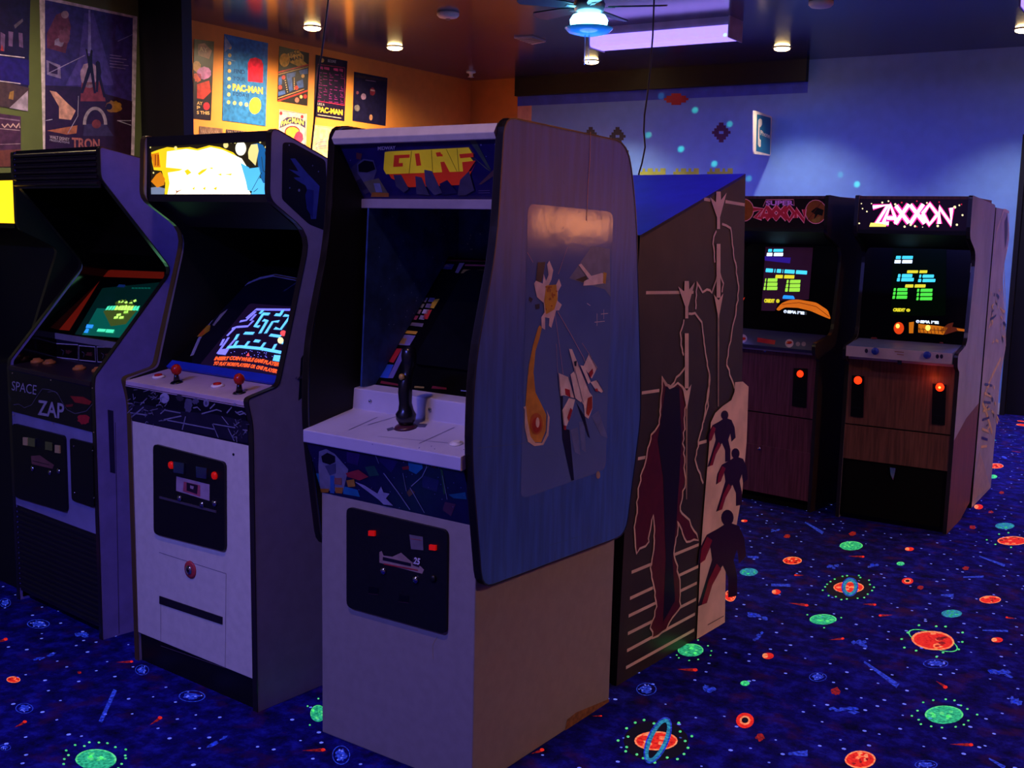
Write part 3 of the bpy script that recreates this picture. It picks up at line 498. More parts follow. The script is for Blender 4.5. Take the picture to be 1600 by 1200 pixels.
for u0, u1, nm in ((-.022, 0, 0), (GW, GW+.022, 1)):
    b = MB(); pl = side(G, 0); b.prism(pl, prof, u0+.0, u1, m_gblue, m_tm)
    if nm == 0: b.prism(pl, [(v*.985+.006, z*.99+.012) for v, z in prof], u1, u1+.001, m_in)
    else: b.prism(pl, [(v*.985+.006, z*.99+.012) for v, z in prof], u0-.001, u0, m_in)
    if nm == 1: RP = b
    o = None if nm else b.build('side_panel', g)
    t = MB(); t.strip(G, prof+prof[:1], u0-.0015, u1+.0015, -.004, m_tm); t.build('edge_moulding', g)
S_ = side(G, GW+.022); b = RP
ART = rounded([(825, 318), (958, 331), (946, 734), (813, 780)], 12); b.ppoly(S_, ART, m_gart, 1)
c4 = crop(820, 380, 6.664); c5 = crop(800, 520, 4.6125)
b.ppoly(S_, c4([(460, 365), (700, 25), (880, 60), (890, 560), (830, 480), (730, 450), (560, 400)]), art('6a7aa8'), 2)
b.ppoly(S_, c4([(130, 200), (210, 195), (190, 320), (170, 400), (110, 410)]), art('383048'), 3); b.ppoly(S_, c4([(45, 555), (80, 580), (60, 620), (35, 590)]), art('282848'), 3); b.ppoly(S_, c4([(100, 640), (150, 630), (150, 680), (110, 690)]), art('282848'), 3)
b.ppoly(S_, [(843, 508), (840, 512), (832, 540), (826, 570), (823, 600), (820, 640), (822, 660), (826, 680), (832, 691), (845, 691), (852, 673), (853, 648), (846, 633), (836, 613), (833, 582), (836, 548), (842, 530), (846, 512)], art('d8983c'), 3)
b.ppoly(S_, [(819, 640), (817, 636), (821, 634), (823, 655), (828, 682), (836, 692), (846, 692), (853, 676), (855, 650), (853, 640), (858, 652), (856, 680), (848, 695), (834, 697), (824, 690), (819, 668)], art('e0c8c0'), 4)
b.pdisc(S_, 837, 662, 10, 17, art('c86828'), 5); b.pdisc(S_, 837, 664, 7, 12, art('b83820'), 6); b.pdisc(S_, 838.5, 660, 3, 8, art('e8d0c0'), 7)
b.ppoly(S_, c4([(250, 180), (290, 280), (270, 380), (240, 440), (320, 430), (350, 370), (375, 440), (340, 500), (335, 600), (380, 640), (350, 700), (320, 700), (270, 880), (245, 860), (250, 780), (205, 770), (205, 900), (170, 880), (165, 770), (200, 720), (190, 620), (120, 560), (90, 420), (110, 390), (180, 420), (190, 320), (215, 390), (240, 330), (225, 220)]), art('f4dce2'), 4)
b.ppoly(S_, c4([(215, 440), (320, 430), (335, 580), (300, 690), (215, 740), (195, 600)]), art('e0a838'), 5)
random.seed(11)
for i in range(14): b.pdisc(S_, 820+random.uniform(200, 325)/6.664, 380+random.uniform(440, 690)/6.664, random.uniform(.8, 2), random.uniform(1, 3), art('b86828'), 6, n=7, jag=.3)
for q, w in ((c4([(310, 740), (370, 1190)])+c5([(365, 300)]), 1.2), (c4([(335, 710), (480, 960), (605, 1190)])+c5([(520, 205)]), 1.6), (c4([(385, 195), (343, 322)]), 1), (c4([(590, 1040), (690, 1190)])+c5([(545, 155)]), 1), (c5([(315, 80), (325, 290)]), .8), (c4([(20, 95), (80, 200)]), .8), (c4([(440, 40), (340, 320)]), .5)): b.pstroke(S_, q, w, art('c0a0b8'), 4)
W_ = art('f4e0e4'); RD = art('b82830'); DK = art('141838')
b.ppoly(S_, c5([(345, 455), (365, 455), (362, 560), (375, 690), (412, 700), (445, 1060), (425, 1065), (362, 770)]), DK, 3); b.ppoly(S_, c5([(460, 500), (520, 600), (560, 760), (545, 745)]), DK, 3)
for q in ([(420, 700), (470, 680), (490, 880), (450, 860)], [(480, 640), (520, 640), (530, 860), (500, 840)], [(570, 600), (620, 560), (690, 760), (640, 740)]): b.ppoly(S_, c5(q), art('6878b8'), 2)
b.ppoly(S_, c5([(405, 115), (428, 118), (470, 220), (555, 430), (575, 455), (575, 545), (545, 620), (520, 600), (512, 520), (480, 470), (440, 250)]), W_, 5); b.ppoly(S_, c5([(415, 300), (440, 278), (502, 460), (490, 500), (450, 470)]), W_, 6)
b.ppoly(S_, c5([(328, 288), (400, 318), (445, 470), (370, 450), (342, 455)]), W_, 5); b.ppoly(S_, c5([(375, 400), (410, 410), (416, 465), (380, 445)]), RD, 6); b.ppoly(S_, c5([(405, 470), (450, 480), (430, 560), (390, 670), (368, 672), (356, 560)]), W_, 5); b.ppoly(S_, c5([(415, 540), (430, 555), (405, 640), (392, 610)]), RD, 6); b.ppoly(S_, c5([(365, 665), (385, 670), (382, 700), (366, 695)]), RD, 6)
b.ppoly(S_, c5([(510, 240), (550, 150), (610, 250), (570, 330)]), W_, 5); b.ppoly(S_, c5([(545, 290), (575, 255), (580, 290), (560, 325)]), RD, 6); b.ppoly(S_, c5([(560, 355), (605, 340), (655, 420), (640, 432), (590, 400)]), W_, 5); b.ppoly(S_, c5([(590, 405), (610, 400), (615, 425), (595, 420)]), RD, 6); b.ppoly(S_, c5([(485, 232), (515, 240), (560, 350), (545, 370)]), W_, 6)
b.ppoly(S_, c5([(540, 470), (570, 455), (572, 540), (545, 600), (528, 580)]), art('b04020'), 7)
for q in ([(402, 318), (445, 475)], [(442, 250), (505, 500)], [(470, 225), (558, 430)], [(550, 155), (608, 262)], [(605, 340), (656, 430)], [(328, 290), (345, 455)], [(356, 560), (372, 690)]): b.pstroke(S_, c5(q), 1.0, art('482838'), 8)
b.ppoly(S_, c5([(440, 205), (460, 200), (455, 240), (445, 240)]), DK, 8)
b.ppoly(S_, c4([(552, 225), (580, 212), (685, 340), (800, 308), (835, 340), (835, 415), (690, 436), (600, 442), (610, 395), (660, 372)]), W_, 5); b.ppoly(S_, c4([(520, 380), (630, 338), (645, 372), (600, 405)]), art('202830'), 4); b.ppoly(S_, c4([(810, 300), (845, 310), (832, 425), (805, 412)]), art('d0a040'), 6)
for q in ([(815, 690), (815, 790)], [(785, 738), (860, 730)], [(745, 730), (745, 860)], [(720, 822), (825, 812)], [(640, 625), (675, 650)]): b.pstroke(S_, c4(q), 1.0, W_, 5)
b.pstroke(S_, [(922, 206), (921, 250), (918, 290), (916, 345)], 1.6, art('c89070'), 3); b.pdisc(S_, 934, 742, 3.2, 6, art('a89088'), 3); b.pstroke(S_, [(858, 852), (905, 838)], 1, art('4868b0'), 2); b.pstroke(S_, [(745, 700), (815, 693), (830, 688)], .8, art('6070a8'), 3)
random.seed(21)
for i in range(26): x, y = random.uniform(775, 985), random.uniform(215, 800); b.pstroke(S_, [(x, y), (x+random.uniform(-2, 2), y+random.uniform(3, 9))], .6, art('5870b0') if i % 3 else art('203468'), 2)
b.build('side_panel', g)
b = MB(); b.box((0, .06, 1.775), (GW, .70, 1.80), M('cabinet_top', '2a3068', .5)); b.box((0, .72, .9), (GW, .74, 1.79), m_in); b.build('upper_body', g)
SL = side(G, 0)
b = MB(); b.prism(SL, [(.045, 1.79), (.06, 1.814), (.11, 1.814), (.11, 1.79), (.072, 1.773), (.055, 1.773)], 0, GW, m_cream); b.prism(SL, [(.168, 1.595), (.168, 1.622), (.2, 1.625), (.2, 1.595)], 0, GW, m_silver); b.build('marquee_retainer', g, bevel=.002)
MQ = slope(G, .182, 1.62, .075, 1.774); b = MB(); mb = art('281c58')
b.prism(MQ, [(0, 0), (GW, 0), (GW, .188), (0, .188)], -.004, 0, mb); c = crop(480, 200, 5)
for q, k, l in (([(320, 330), (420, 240), (520, 480), (450, 520), (380, 430)], '484058', 1), ([(390, 280), (440, 240), (520, 250), (545, 330), (520, 400), (440, 420), (395, 350)], '686478', 2), ([(400, 285), (450, 250), (515, 262), (535, 320), (470, 345), (405, 340)], '14101c', 3), ([(440, 420), (560, 390), (640, 520), (510, 530)], '7a7458', 2), ([(520, 430), (570, 430), (590, 500), (540, 500)], '8a90a8', 3), ([(510, 500), (640, 505), (640, 535), (500, 535)], 'c07830', 4), ([(385, 190), (430, 200), (420, 245), (385, 240)], '7a4038', 2), ([(680, 360), (740, 360), (800, 470), (760, 500), (700, 450)], '504c60', 8), ([(850, 370), (900, 380), (960, 520), (860, 510)], '585468', 8), ([(920, 320), (980, 330), (1060, 500), (1000, 520), (930, 440)], '605c70', 8), ([(1200, 400), (1270, 330), (1310, 480), (1240, 520), (1180, 520)], '585060', 8), ([(1040, 430), (1100, 400), (1180, 500), (1060, 520)], '2c2850', 8), ([(1260, 85), (1310, 80), (1440, 330), (1410, 310)], '5a6848', 2), ([(1270, 200), (1440, 340), (1400, 320)], '6a7050', 2), ([(1340, 440), (1480, 300), (1490, 350), (1360, 440)], '70504a', 2), ([(650, 230), (640, 380), (380, 520), (300, 470)], '302460', 1)): b.ppoly(MQ, c(q), art(k), l)
YL = M('marquee_emit_yellow', 'd8b020', .35, emit=.22); RDm = M('marquee_emit_red', 'c02c18', .35, emit=.2)  # slight emission in the lettering stands in for light falling on it
b.ppoly(MQ, c([(640, 355), (1285, 335), (1320, 270), (1235, 440), (800, 460), (660, 390)]), RDm, 4); b.ppoly(MQ, c([(610, 185), (640, 180), (1265, 148), (1300, 205), (1270, 215), (1310, 265), (1250, 335), (620, 357), (600, 320)]), YL, 5)
for q in ([(684, 208), (806, 202), (804, 228), (724, 232), (720, 270), (752, 268), (751, 296), (676, 300)], [(845, 196), (880, 193), (895, 288), (858, 292)], [(1008, 188), (1045, 183), (1058, 215), (1018, 220)], [(1192, 200), (1300, 190), (1304, 222), (1200, 232)], [(1045, 262), (1075, 258), (1120, 345), (1060, 345)], [(1215, 262), (1320, 250), (1262, 338), (1222, 338)], [(1046, 200), (1060, 199), (1064, 216), (1048, 218)]): b.ppoly(MQ, c(q), RDm, 6)
for q in ([(820, 175), (800, 350)], [(975, 168), (985, 345)], [(1090, 160), (1175, 335)], [(1175, 155), (1190, 335)]): b.pstroke(MQ, c(q), .8, art('8a6a18'), 6)
b.text(MQ, 'MIDWAY', *c([(556, 170), (695, 164), (556, 140)]), art('c8b8b8'), 6, .03)
for x, y, r in ((1360, 130, 1.4), (1470, 125, 1), (1490, 124, 1), (340, 250, .8), (365, 410, .8), (1400, 220, .8)): b.pdisc(MQ, 480+x/5, 200+y/5, r, r, art('8a88b0'), 3, n=8)
for q in ([(1340, 488), (1430, 486)], [(1340, 505), (1430, 503)]): b.pstroke(MQ, c(q), .8, art('786890'), 3)
b.build('marquee', g)
# monitor opening: starfield shroud, bezel glass, crt
b = MB(); SI = side(G, .03); b.prism(SI, [(.17, 1.60), (.60, 1.60), (.60, 1.44), (.55, 1.45), (.2, 1.06), (.14, 1.06)], -.006, 0, m_shroud)
b.prism(front(G, .60), [(.03, 1.42), (GW, 1.42), (GW, 1.60), (.03, 1.60)], -.01, 0, m_shroud)
b.prism(side(G, 0), [(.17, 1.60), (.6, 1.60), (.6, 1.61), (.17, 1.61)], 0, GW, m_in); random.seed(4)
for i in range(40): b.disc(SI, (random.uniform(.2, .55), random.uniform(1.2, 1.6)), .002, .002, art('8a98c8'), 1, n=5)
for i in range(22): b.disc(front(G, .60), (random.uniform(.06, .55), random.uniform(1.45, 1.59)), .003, .003, art('9aa0a0'), 1, n=5)
b.build('shroud', g)
BZ = slope(G, .20, 1.058, .555, 1.445); b = MB(); m_bz = M('bezel_glass', '07070c', .12, spec=.5); b.prism(BZ, [(.005, 0), (GW-.005, 0), (GW-.005, .525), (.005, .525)], -.006, 0, m_bz); c = crop(540, 380, 5)
for q, k in (([(390, 672), (565, 690), (550, 712), (375, 698)], 'c89838'), ([(375, 705), (440, 712), (430, 738), (360, 728)], 'a83048'), ([(445, 714), (548, 722), (500, 800), (330, 790), (355, 735)], '7870a8'), ([(440, 740), (480, 745), (460, 790), (420, 780)], 'c89850'), ([(328, 805), (380, 815), (350, 880), (280, 870)], '2850c0'), ([(380, 818), (440, 825), (375, 935), (325, 925)], 'b02838'), ([(270, 880), (335, 890), (320, 935), (245, 925)], 'a098c0'), ([(235, 932), (305, 940), (250, 1050), (170, 1040)], 'c8a028'), ([(310, 945), (375, 950), (330, 1055), (255, 1048)], '2850c0'), ([(440, 830), (495, 805), (370, 1055), (330, 1055)], '6860a0'),
             ([(690, 440), (735, 435), (690, 510), (655, 505)], 'c8a030'), ([(630, 525), (675, 520), (640, 595), (600, 590)], 'b83030'), ([(430, 610), (610, 628), (600, 655), (420, 635)], '6a6078'), ([(730, 160), (850, 165), (830, 205), (690, 200)], '3a3868'), ([(750, 180), (790, 165), (825, 185)], '8a7078'), ([(890, 155), (930, 155), (880, 235), (855, 230)], '7a6a78'), ([(935, 165), (1110, 170), (1110, 182), (930, 178)], '8a4048'), ([(920, 205), (1105, 210), (1100, 240), (900, 235)], '8a7038'), ([(700, 125), (1115, 135), (1112, 145), (690, 140)], '6a2838'), ([(280, 1075), (410, 1100), (410, 1115), (270, 1095)], '6a2030'), ([(680, 1115), (790, 1130), (790, 1145), (670, 1135)], '6a2030'), ([(150, 1070), (230, 1080), (225, 1090), (145, 1085)], '8a7840'), ([(540, 1115), (615, 1122), (612, 1135), (535, 1130)], '8a7840'), ([(900, 1148), (1010, 1158), (1010, 1164), (900, 1156)], '8088b8')):
    b.ppoly(BZ, c(q), art(k), 1)
for i in range(3):
    for j in range(4): x = 535+i*58-j*24+8; y = 425+j*46; b.ppoly(BZ, c([(x, y), (x+42, y+4), (x+26, y+36), (x-16, y+32)]), art(['9a4060', '70688a', '70688a', 'b0a8c0', '888098', '70707a', '8a6878'][(i*4+j) % 7]), 1)
b.build('monitor_bezel', g)
SC_ = slope(G, .26, 1.125, .52, 1.41); b = MB(); b.prism(SC_, rounded([(.13, 0), (.50, 0), (.50, .38), (.13, .38)], .03), .004, .0095, M('dark_crt', '0a0c14', .08, spec=.6)); b.build('screen', g)
# control panel
b = MB(); b.prism(SL, [(-.072, .918), (-.072, .955), (.132, .992), (.138, 1.055), (.20, 1.062), (.20, 1.05), (.15, 1.04), (.14, .97), (-.06, .918)], 0, GW, m_panel)
CP = slope(G, -.072, .955, .132, .992)
for q in ([(575, 664), (640, 645)], [(655, 693), (710, 668)], [(545, 672), (590, 652)]): b.pstroke(CP, q, .8, art('6a6888'), 1)
b.pstroke(CP, [(590, 682), (700, 692)], .5, art('8a88a8'), 1); b.ppoly(CP, [(604, 670), (614, 667), (616, 671), (606, 674)], art('4a4868'), 1); b.ppoly(CP, [(655, 662), (668, 663), (664, 668), (652, 667)], art('4a4868'), 1)
b.build('control_panel', g, bevel=.003)
LF = slope(G, .132, .992, .138, 1.055)
for x, y in ((579, 627), (672, 640)): p = LF.px(x, y); b = MB(); b.lathe(LF.p3(*p), LF.n, [(.006, -.001), (.006, .003), (.003, .005)], m_chrome, 10); b.build('bolt', g)
p = CP.p3(*CP.px(634, 668)); b = MB(); js = Vector((0, -.18, 1)).normalized()
b.lathe(p, CP.n, [(.034, 0), (.03, .006), (.02, .01)], art('4a2430'), 18); b.build('joystick_collar', g)
m_js = M('joystick_black', '101018', .25, spec=.6); b = MB()
J = [(0, .012, .021), (0, .03, .03), (0, .05, .032), (0, .065, .024), (-.002, .09, .02), (-.004, .13, .022), (-.003, .16, .021), (.002, .185, .017), (.008, .205, .016), (.012, .235, .022), (.012, .26, .024), (.01, .285, .021), (.008, .298, .008)]
b.tube([p+Vector((0, dy*1.0, h*.78)) for dy, h, r in J], [r*.92 for dy, h, r in J], m_js, 14); jo = b.build('joystick', g)
b = MB(); tr = p+Vector((0, -.018, .147)); b.lathe(tr, (0, -1, .1), [(.009, -.004), (.009, .004), (.005, .007)], art('b89048'), 12); b.build('trigger_button', jo)
for x, y in ((713, 694),): q = CP.px(x, y); b = MB(); b.lathe(CP.p3(*q), CP.n, [(.019, 0), (.018, .004), (.012, .005), (.012, .008), (.01, .009)], m_white, 18); b.build('start_button', g)
# printed kick band below the panel
KB = slope(G, .0, .755, -.06, .918); b = MB(); b.prism(KB, [(-.0, 0), (GW, 0), (GW, .172), (0, .172)], -.006, .0, art('1c1440')); c = crop(480, 600, 5.333)
for q, k, l in (([(0, 740), (100, 745), (105, 870), (20, 850)], '2878a0', 1), ([(100, 560), (160, 540), (230, 580), (345, 710), (300, 900), (110, 880), (95, 700)], '8a8490', 2), ([(120, 600), (170, 570), (235, 600), (235, 650), (190, 670), (130, 650)], '100c14', 3), ([(150, 680), (240, 660), (240, 740), (190, 760)], '505068', 3), ([(110, 870), (185, 870), (180, 900), (110, 900)], 'c07828', 4), ([(235, 860), (300, 860), (295, 910), (240, 905)], 'c07828', 4), ([(195, 760), (230, 760), (230, 910), (195, 905)], '3868a0', 4), ([(230, 780), (290, 780), (290, 840), (230, 830)], 'a06050', 4), ([(300, 850), (420, 880), (440, 940), (300, 915)], '2878a0', 1), ([(325, 740), (430, 710), (515, 770), (440, 800), (340, 770)], 'b03038', 5), ([(330, 800), (395, 790), (405, 850), (345, 855)], 'c88830', 5), ([(400, 810), (480, 840), (590, 910), (620, 850), (640, 900), (690, 910), (660, 950), (720, 1010), (640, 1000), (600, 960)], 'a8a0b8', 5), ([(840, 620), (950, 600), (965, 700), (910, 750), (850, 720)], '2878a0', 2), ([(790, 690), (850, 680), (850, 710), (800, 715)], 'a02830', 2), ([(330, 560), (440, 580), (420, 680), (330, 650)], '38205a', 1), ([(480, 690), (560, 680), (600, 760), (520, 770)], '2a5848', 1), ([(640, 560), (760, 640), (700, 740), (600, 640)], '2c1c58', 1), ([(1040, 650), (1090, 660), (1070, 700), (1040, 690)], '702838', 2), ([(1110, 700), (1130, 720), (1160, 900), (1140, 920)], '386038', 2), ([(1180, 920), (1320, 900), (1330, 960), (1220, 950)], '206080', 2), ([(960, 760), (1100, 800), (1080, 900), (960, 860)], '30205a', 1), ([(830, 900), (860, 870), (900, 900), (850, 940)], '704838', 2), ([(1150, 980), (1240, 1000), (1200, 1100), (1130, 1050)], '583048', 2)): b.ppoly(KB, c(q), art(k), l)
for q, w in (([(640, 740), (760, 900), (860, 1045)], 1.8), ([(860, 860), (980, 1070)], 1.2), ([(990, 620), (1000, 690), (960, 770), (870, 850)], 1.2), ([(800, 740), (830, 890)], .8), ([(1130, 760), (1170, 960)], .8), ([(560, 560), (600, 660)], .8)): b.pstroke(KB, c(q), w, art('8a88a0'), 4)
random.seed(8)
for i in range(46): b.pdisc(KB, 484+random.uniform(0, 250), 690+random.uniform(0, 110), .8, .8, art('7870a0'), 3, n=6)
b.build('printed_apron', g)
FR = front(G, 0)
def coin_door(root, FR, pix, redp, couch, rim=.006):
    b = MB(); b.prism(FR, rounded(FR.pxs(pix), .02), -.002, .010, m_door); o = b.build('coin_door', root, bevel=.003); return o
cd = coin_door(g, FR, [(545, 791), (702, 828), (700, 990), (545, 947)], None, None); c = crop(540, 780, 5.456); FD = front(G, -.010)
for q in ([(205, 265), (258, 268), (258, 312), (205, 308)], [(722, 385), (778, 392), (778, 435), (722, 428)]): b = MB(); b.prism(FD, FD.pxs(c(q)), 0, .006, m_redl); b.build('coin_reject_button', cd, bevel=.001)
b = MB(); b.ppoly(FD, c([(545, 300), (660, 320), (665, 435), (560, 425)]), art('6a6068'), 2); b.pstroke(FD, c([(555, 335), (650, 350)]), .8, art('a04038'), 3); b.build('instruction_card', cd)
b = MB(); b.ppoly(FD, c([(290, 450), (310, 440), (325, 480), (400, 490), (475, 455), (560, 530), (640, 570), (670, 600), (655, 635), (290, 540)]), art('9a8078'), 2); b.ppoly(FD, c([(320, 490), (560, 545), (560, 572), (320, 520)]), art('181420'), 3); b.ppoly(FD, c([(330, 545), (620, 600), (620, 610), (330, 556)]), art('a02830'), 4); b.ppoly(FD, c([(575, 490), (640, 500), (630, 580), (575, 560)]), art('30242c'), 4); b.text(FD, '25', *c([(580, 548), (632, 560), (592, 492)]), art('d8d0d8'), 5, .03); b.build('price_plate', cd)
for x, y in ((325, 610), (600, 685), (750, 675)): b = MB(); q = FD.px(*c([(x, y)])[0]); b.lathe(FD.p3(*q), FD.n, [(.011, 0), (.010, .006), (.004, .008)], m_chrome if x < 700 else m_door, 14); b.build('lock', cd)
for x, y in ((240, 775), (500, 845)): b = MB(); b.ppoly(FD, c([(x-45, y-30), (x+40, y-18), (x+40, y+35), (x-45, y+25)]), art('020204'), 2); b.pstroke(FD, c([(x-45, y+28), (x+40, y+38)]), .7, art('4a2838'), 3); b.build('coin_return', cd)
b = MB(); b.pstroke(FR, [(683, 995), (676, 1008), (677, 1030)], .7, art('a89060'), 1); b.build('scratch', g)
# ================================================================== cabinet with the lit yellow marquee
m_purple = M('purple_grey_laminate', '8c86b0', .45, noise=.06, scale=20); m_gold = M('dull_gold_moulding', '6a5430', .3, metal=.4); m_bluep = M('blue_panel_strip', '2038b0', .45); m_cpan = M('control_panel_mauve', 'b8a0b0', .5)
m_ball = M('red_ball', 'c02018', .25); m_cap = M('button_ring_white', 'e8dcd8', .4)
W = Frame(-1.316, 3.727, math.radians(-37.5)); WW = .666
w = thing('arcade_cabinet', W, 'upright arcade cabinet with a glowing yellow marquee and a blue maze on screen', 'arcade cabinet', 'upright arcade cabinets')
prof = rounded([(.078, 1.832), (.068, 1.618), (.235, 1.512), (.10, 1.04), (-.024, 1.012), (-.004, .93), (0, 0), (.80, 0), (.80, 1.57)], [.03, .03, .07, .02, .015, .03, 0, 0, .03])
SW = side(W, 0); s_art = art('100c20')
for u0, u1 in ((0, .02), (WW-.02, WW)):
    b = MB(); b.prism(SW, prof, u0, u1, m_purple, m_tm)
    q = [(v*.97+.012, z*.985+.012) for v, z in prof]
    if u0 == 0: b.prism(SW, q, u1, u1+.001, m_in)
    else:
        b.prism(SW, q, u0-.001, u0, m_in); SO = side(W, WW); c = crop(380, 180, 5.456)
        b.ppoly(SO, rounded(c([(335, 232), (420, 232), (700, 385), (740, 1000), (560, 930), (328, 715)]), 5), s_art, 1)
        b.ppoly(SO, c([(400, 370), (440, 368), (540, 490), (650, 605), (620, 885), (575, 885), (548, 650), (530, 600), (440, 545), (430, 530), (490, 530), (385, 460), (470, 480)]), art('3848a8'), 2); b.ppoly(SO, c([(545, 630), (600, 640), (590, 880), (540, 800), (525, 680)]), art('202888'), 3)
        for x, y, r in ((475, 640, 1.8), (395, 620, 1), (640, 480, 1), (590, 430, .9), (390, 255, 1)): b.pdisc(SO, 380+x/5.456, 180+y/5.456, r, r*1.3, art('8088b8'), 2, n=8)
        b.ppoly(SO, [(470, 560), (480, 545), (485, 612), (466, 626)], s_art, 1)
    b.build('side_panel', w)
    t = MB(); t.strip(W, prof+prof[:1], u0-.001, u1+.001, -.003, m_tm if u0 else m_gold); t.build('edge_moulding', w)
b = MB(); b.prism(SW, [(.10, 1.80), (.79, 1.555), (.79, 1.535), (.10, 1.78)], .02, WW-.02, m_in); b.box((.02, .78, 0), (WW-.02, .80, 1.56), m_in); b.prism(SW, [(.10, 1.62), (.25, 1.525), (.70, 1.52), (.70, 1.54), (.26, 1.545), (.11, 1.635)], .02, WW-.02, m_in); b.build('upper_body', w)
FM = front(W, .09); b = MB(); m_ba = M('marquee_surround', '1c1814', .5); b.box((.02, .085, 1.79), (WW-.02, .105, 1.822), m_ba); b.box((.02, .085, 1.608), (WW-.02, .105, 1.632), m_ba); b.box((.02, .085, 1.63), (.032, .105, 1.79), m_ba); b.box((WW-.032, .085, 1.63), (WW-.02, .105, 1.79), m_ba); b.build('marquee_frame', w)
def glow(n, c, e): return M('glow_'+n, c, .4, emit=e, noise=.05)
g_dk = glow('marquee_dark', '2c2410', .6); g_wh = glow('marquee_white', 'fff8d0', 1.5); g_ye = glow('marquee_yellow', 'ffd418', 1.05); g_or = glow('marquee_amber', 'd88010', 1.0); g_cy = glow('marquee_cyan', '58c8f0', 1.0); g_tl = glow('marquee_teal', '2070a0', .7); g_sk = glow('marquee_cream', 'f0e080', 1.1); g_gr = glow('marquee_grey', '8898a0', .7); g_rd = glow('marquee_red', 'a04808', .8)
b = MB(); b.prism(FM, [(.03, 1.63), (WW-.03, 1.63), (WW-.03, 1.792), (.03, 1.792)], -.004, 0, g_dk); c = crop(220, 190, 7.273)
b.ppoly(FM, c([(120, 350), (200, 320), (300, 290), (420, 300), (560, 290), (640, 310), (780, 270), (900, 290), (1050, 350), (1100, 400), (1080, 850), (120, 870), (270, 860), (280, 700), (240, 560), (150, 550), (130, 460)]), g_ye, 1)
b.ppoly(FM, c([(300, 340), (520, 310), (650, 330), (800, 290), (930, 320), (1040, 370), (1150, 420), (1200, 500), (1200, 700), (1255, 830), (900, 840), (300, 850), (330, 700), (310, 580), (440, 560), (480, 540), (290, 520)]), g_wh, 2)
b.ppoly(FM, c([(120, 370), (210, 350), (230, 520), (150, 520)]), g_or, 3); b.ppoly(FM, c([(165, 375), (180, 375), (178, 500), (165, 500)]), g_rd, 4); b.ppoly(FM, c([(195, 375), (212, 375), (210, 500), (195, 505)]), g_rd, 4)
b.ppoly(FM, c([(120, 680), (180, 600), (230, 570), (280, 650), (270, 720), (190, 750)]), g_or, 3); b.ppoly(FM, c([(115, 750), (200, 740), (280, 760), (260, 860), (110, 870)]), g_gr, 2)
for q in ([(500, 560), (540, 540), (580, 580), (530, 610)], [(650, 590), (700, 550), (760, 530), (740, 560), (670, 610)], [(780, 530), (820, 520), (820, 540)], [(880, 600), (920, 590), (920, 615)], [(960, 600), (1040, 590), (1030, 610)], [(590, 760), (620, 740), (610, 780)], [(710, 760), (740, 740), (735, 780)], [(830, 760), (870, 740), (860, 780)]): b.ppoly(FM, c(q), g_ye, 3)
b.ppoly(FM, c([(395, 775), (420, 790), (480, 768), (425, 800), (395, 830), (410, 800)]), g_rd, 3)
b.pdisc(FM, 220+1140/7.273, 190+305/7.273, 8.4, 11.2, g_wh, 3); b.ppoly(FM, c([(1235, 310), (1260, 260), (1330, 245), (1390, 265), (1430, 330), (1450, 500), (1400, 600), (1340, 560), (1330, 400), (1300, 500), (1230, 400)]), g_tl, 3); b.ppoly(FM, c([(1235, 310), (1260, 262), (1330, 255), (1345, 330), (1310, 500), (1230, 420), (1225, 350)]), g_sk, 4)
b.ppoly(FM, c([(1140, 470), (1250, 530), (1350, 510), (1370, 580), (1340, 700), (1270, 790), (1220, 780), (1200, 680)]), g_cy, 4); b.ppoly(FM, c([(1300, 700), (1370, 640), (1400, 700), (1450, 690), (1430, 835), (1255, 845)]), g_cy, 5); b.ppoly(FM, c([(1360, 600), (1450, 560), (1455, 680), (1400, 700)]), g_tl, 5)
for q in ([(1270, 780), (1370, 600)], [(1240, 530), (1350, 515), (1375, 600)], [(1290, 800), (1340, 760)], [(1380, 400), (1400, 560), (1450, 590)], [(1420, 340), (1440, 520)]): b.pstroke(FM, c(q), 1.0, g_dk, 6)
for x, y, r in ((400, 300, 2.4), (970, 268, 4), (1030, 235, 1.4), (1075, 235, 1.8), (1365, 205, 1.4), (1440, 210, 1.6), (1425, 290, 1.6), (1450, 360, 2), (110, 292, 1.4), (148, 582, 1.2), (1360, 235, 1.4)): b.pdisc(FM, 220+x/7.273, 190+y/7.273, r, r*1.2, g_sk, 3, n=10)
b.build('marquee', w)
area(W.w(WW/2, .07, 1.71), .56, .14, 3.5, (1, .78, .2), tgt=W.w(WW/2, -1, 1.71))
BW = slope(W, .145, 1.032, .60, 1.40); b = MB(); b.prism(BW, [(.021, 0), (WW-.021, 0), (WW-.021, .60), (.021, .60)], -.02, 0, m_bz)
c = crop(300, 400, 5.456); ao = [(0, 850), (60, 710), (150, 570), (240, 440), (340, 330), (460, 240), (580, 190), (700, 165), (920, 205), (990, 260)]
b.pstroke(BW, c(ao), 3.6, art('8a88a4'), 1); b.ppoly(BW, c(ao+[(990, 1030), (770, 1085), (0, 985)]), art('100e20'), 0.5)
b.pstroke(BW, c([(700, 165), (915, 205)]), 1.6, art('5a4a28'), 3); b.pstroke(BW, c([(780, 305), (890, 230)]), 1.6, art('3a3c58'), 3); b.ppoly(BW, c([(175, 590), (240, 500), (305, 455), (290, 480), (190, 600)]), art('807c8c'), 3)
b.ppoly(BW, c([(40, 690), (80, 600), (160, 590), (150, 640), (80, 690)]), art('a87820'), 3); b.ppoly(BW, c([(60, 640), (100, 610), (110, 660), (70, 690)]), art('b05020'), 4); b.ppoly(BW, c([(690, 1030), (770, 960), (760, 1050)]), art('4a4028'), 3); b.build('monitor_bezel', w)
SCR = slope(W, .145-.0055, 1.032+.006, .60-.0055, 1.40+.006); m_cw = M('crt_face', '0a0810', .1, emit=.18, ecol='38205c'); b = MB()
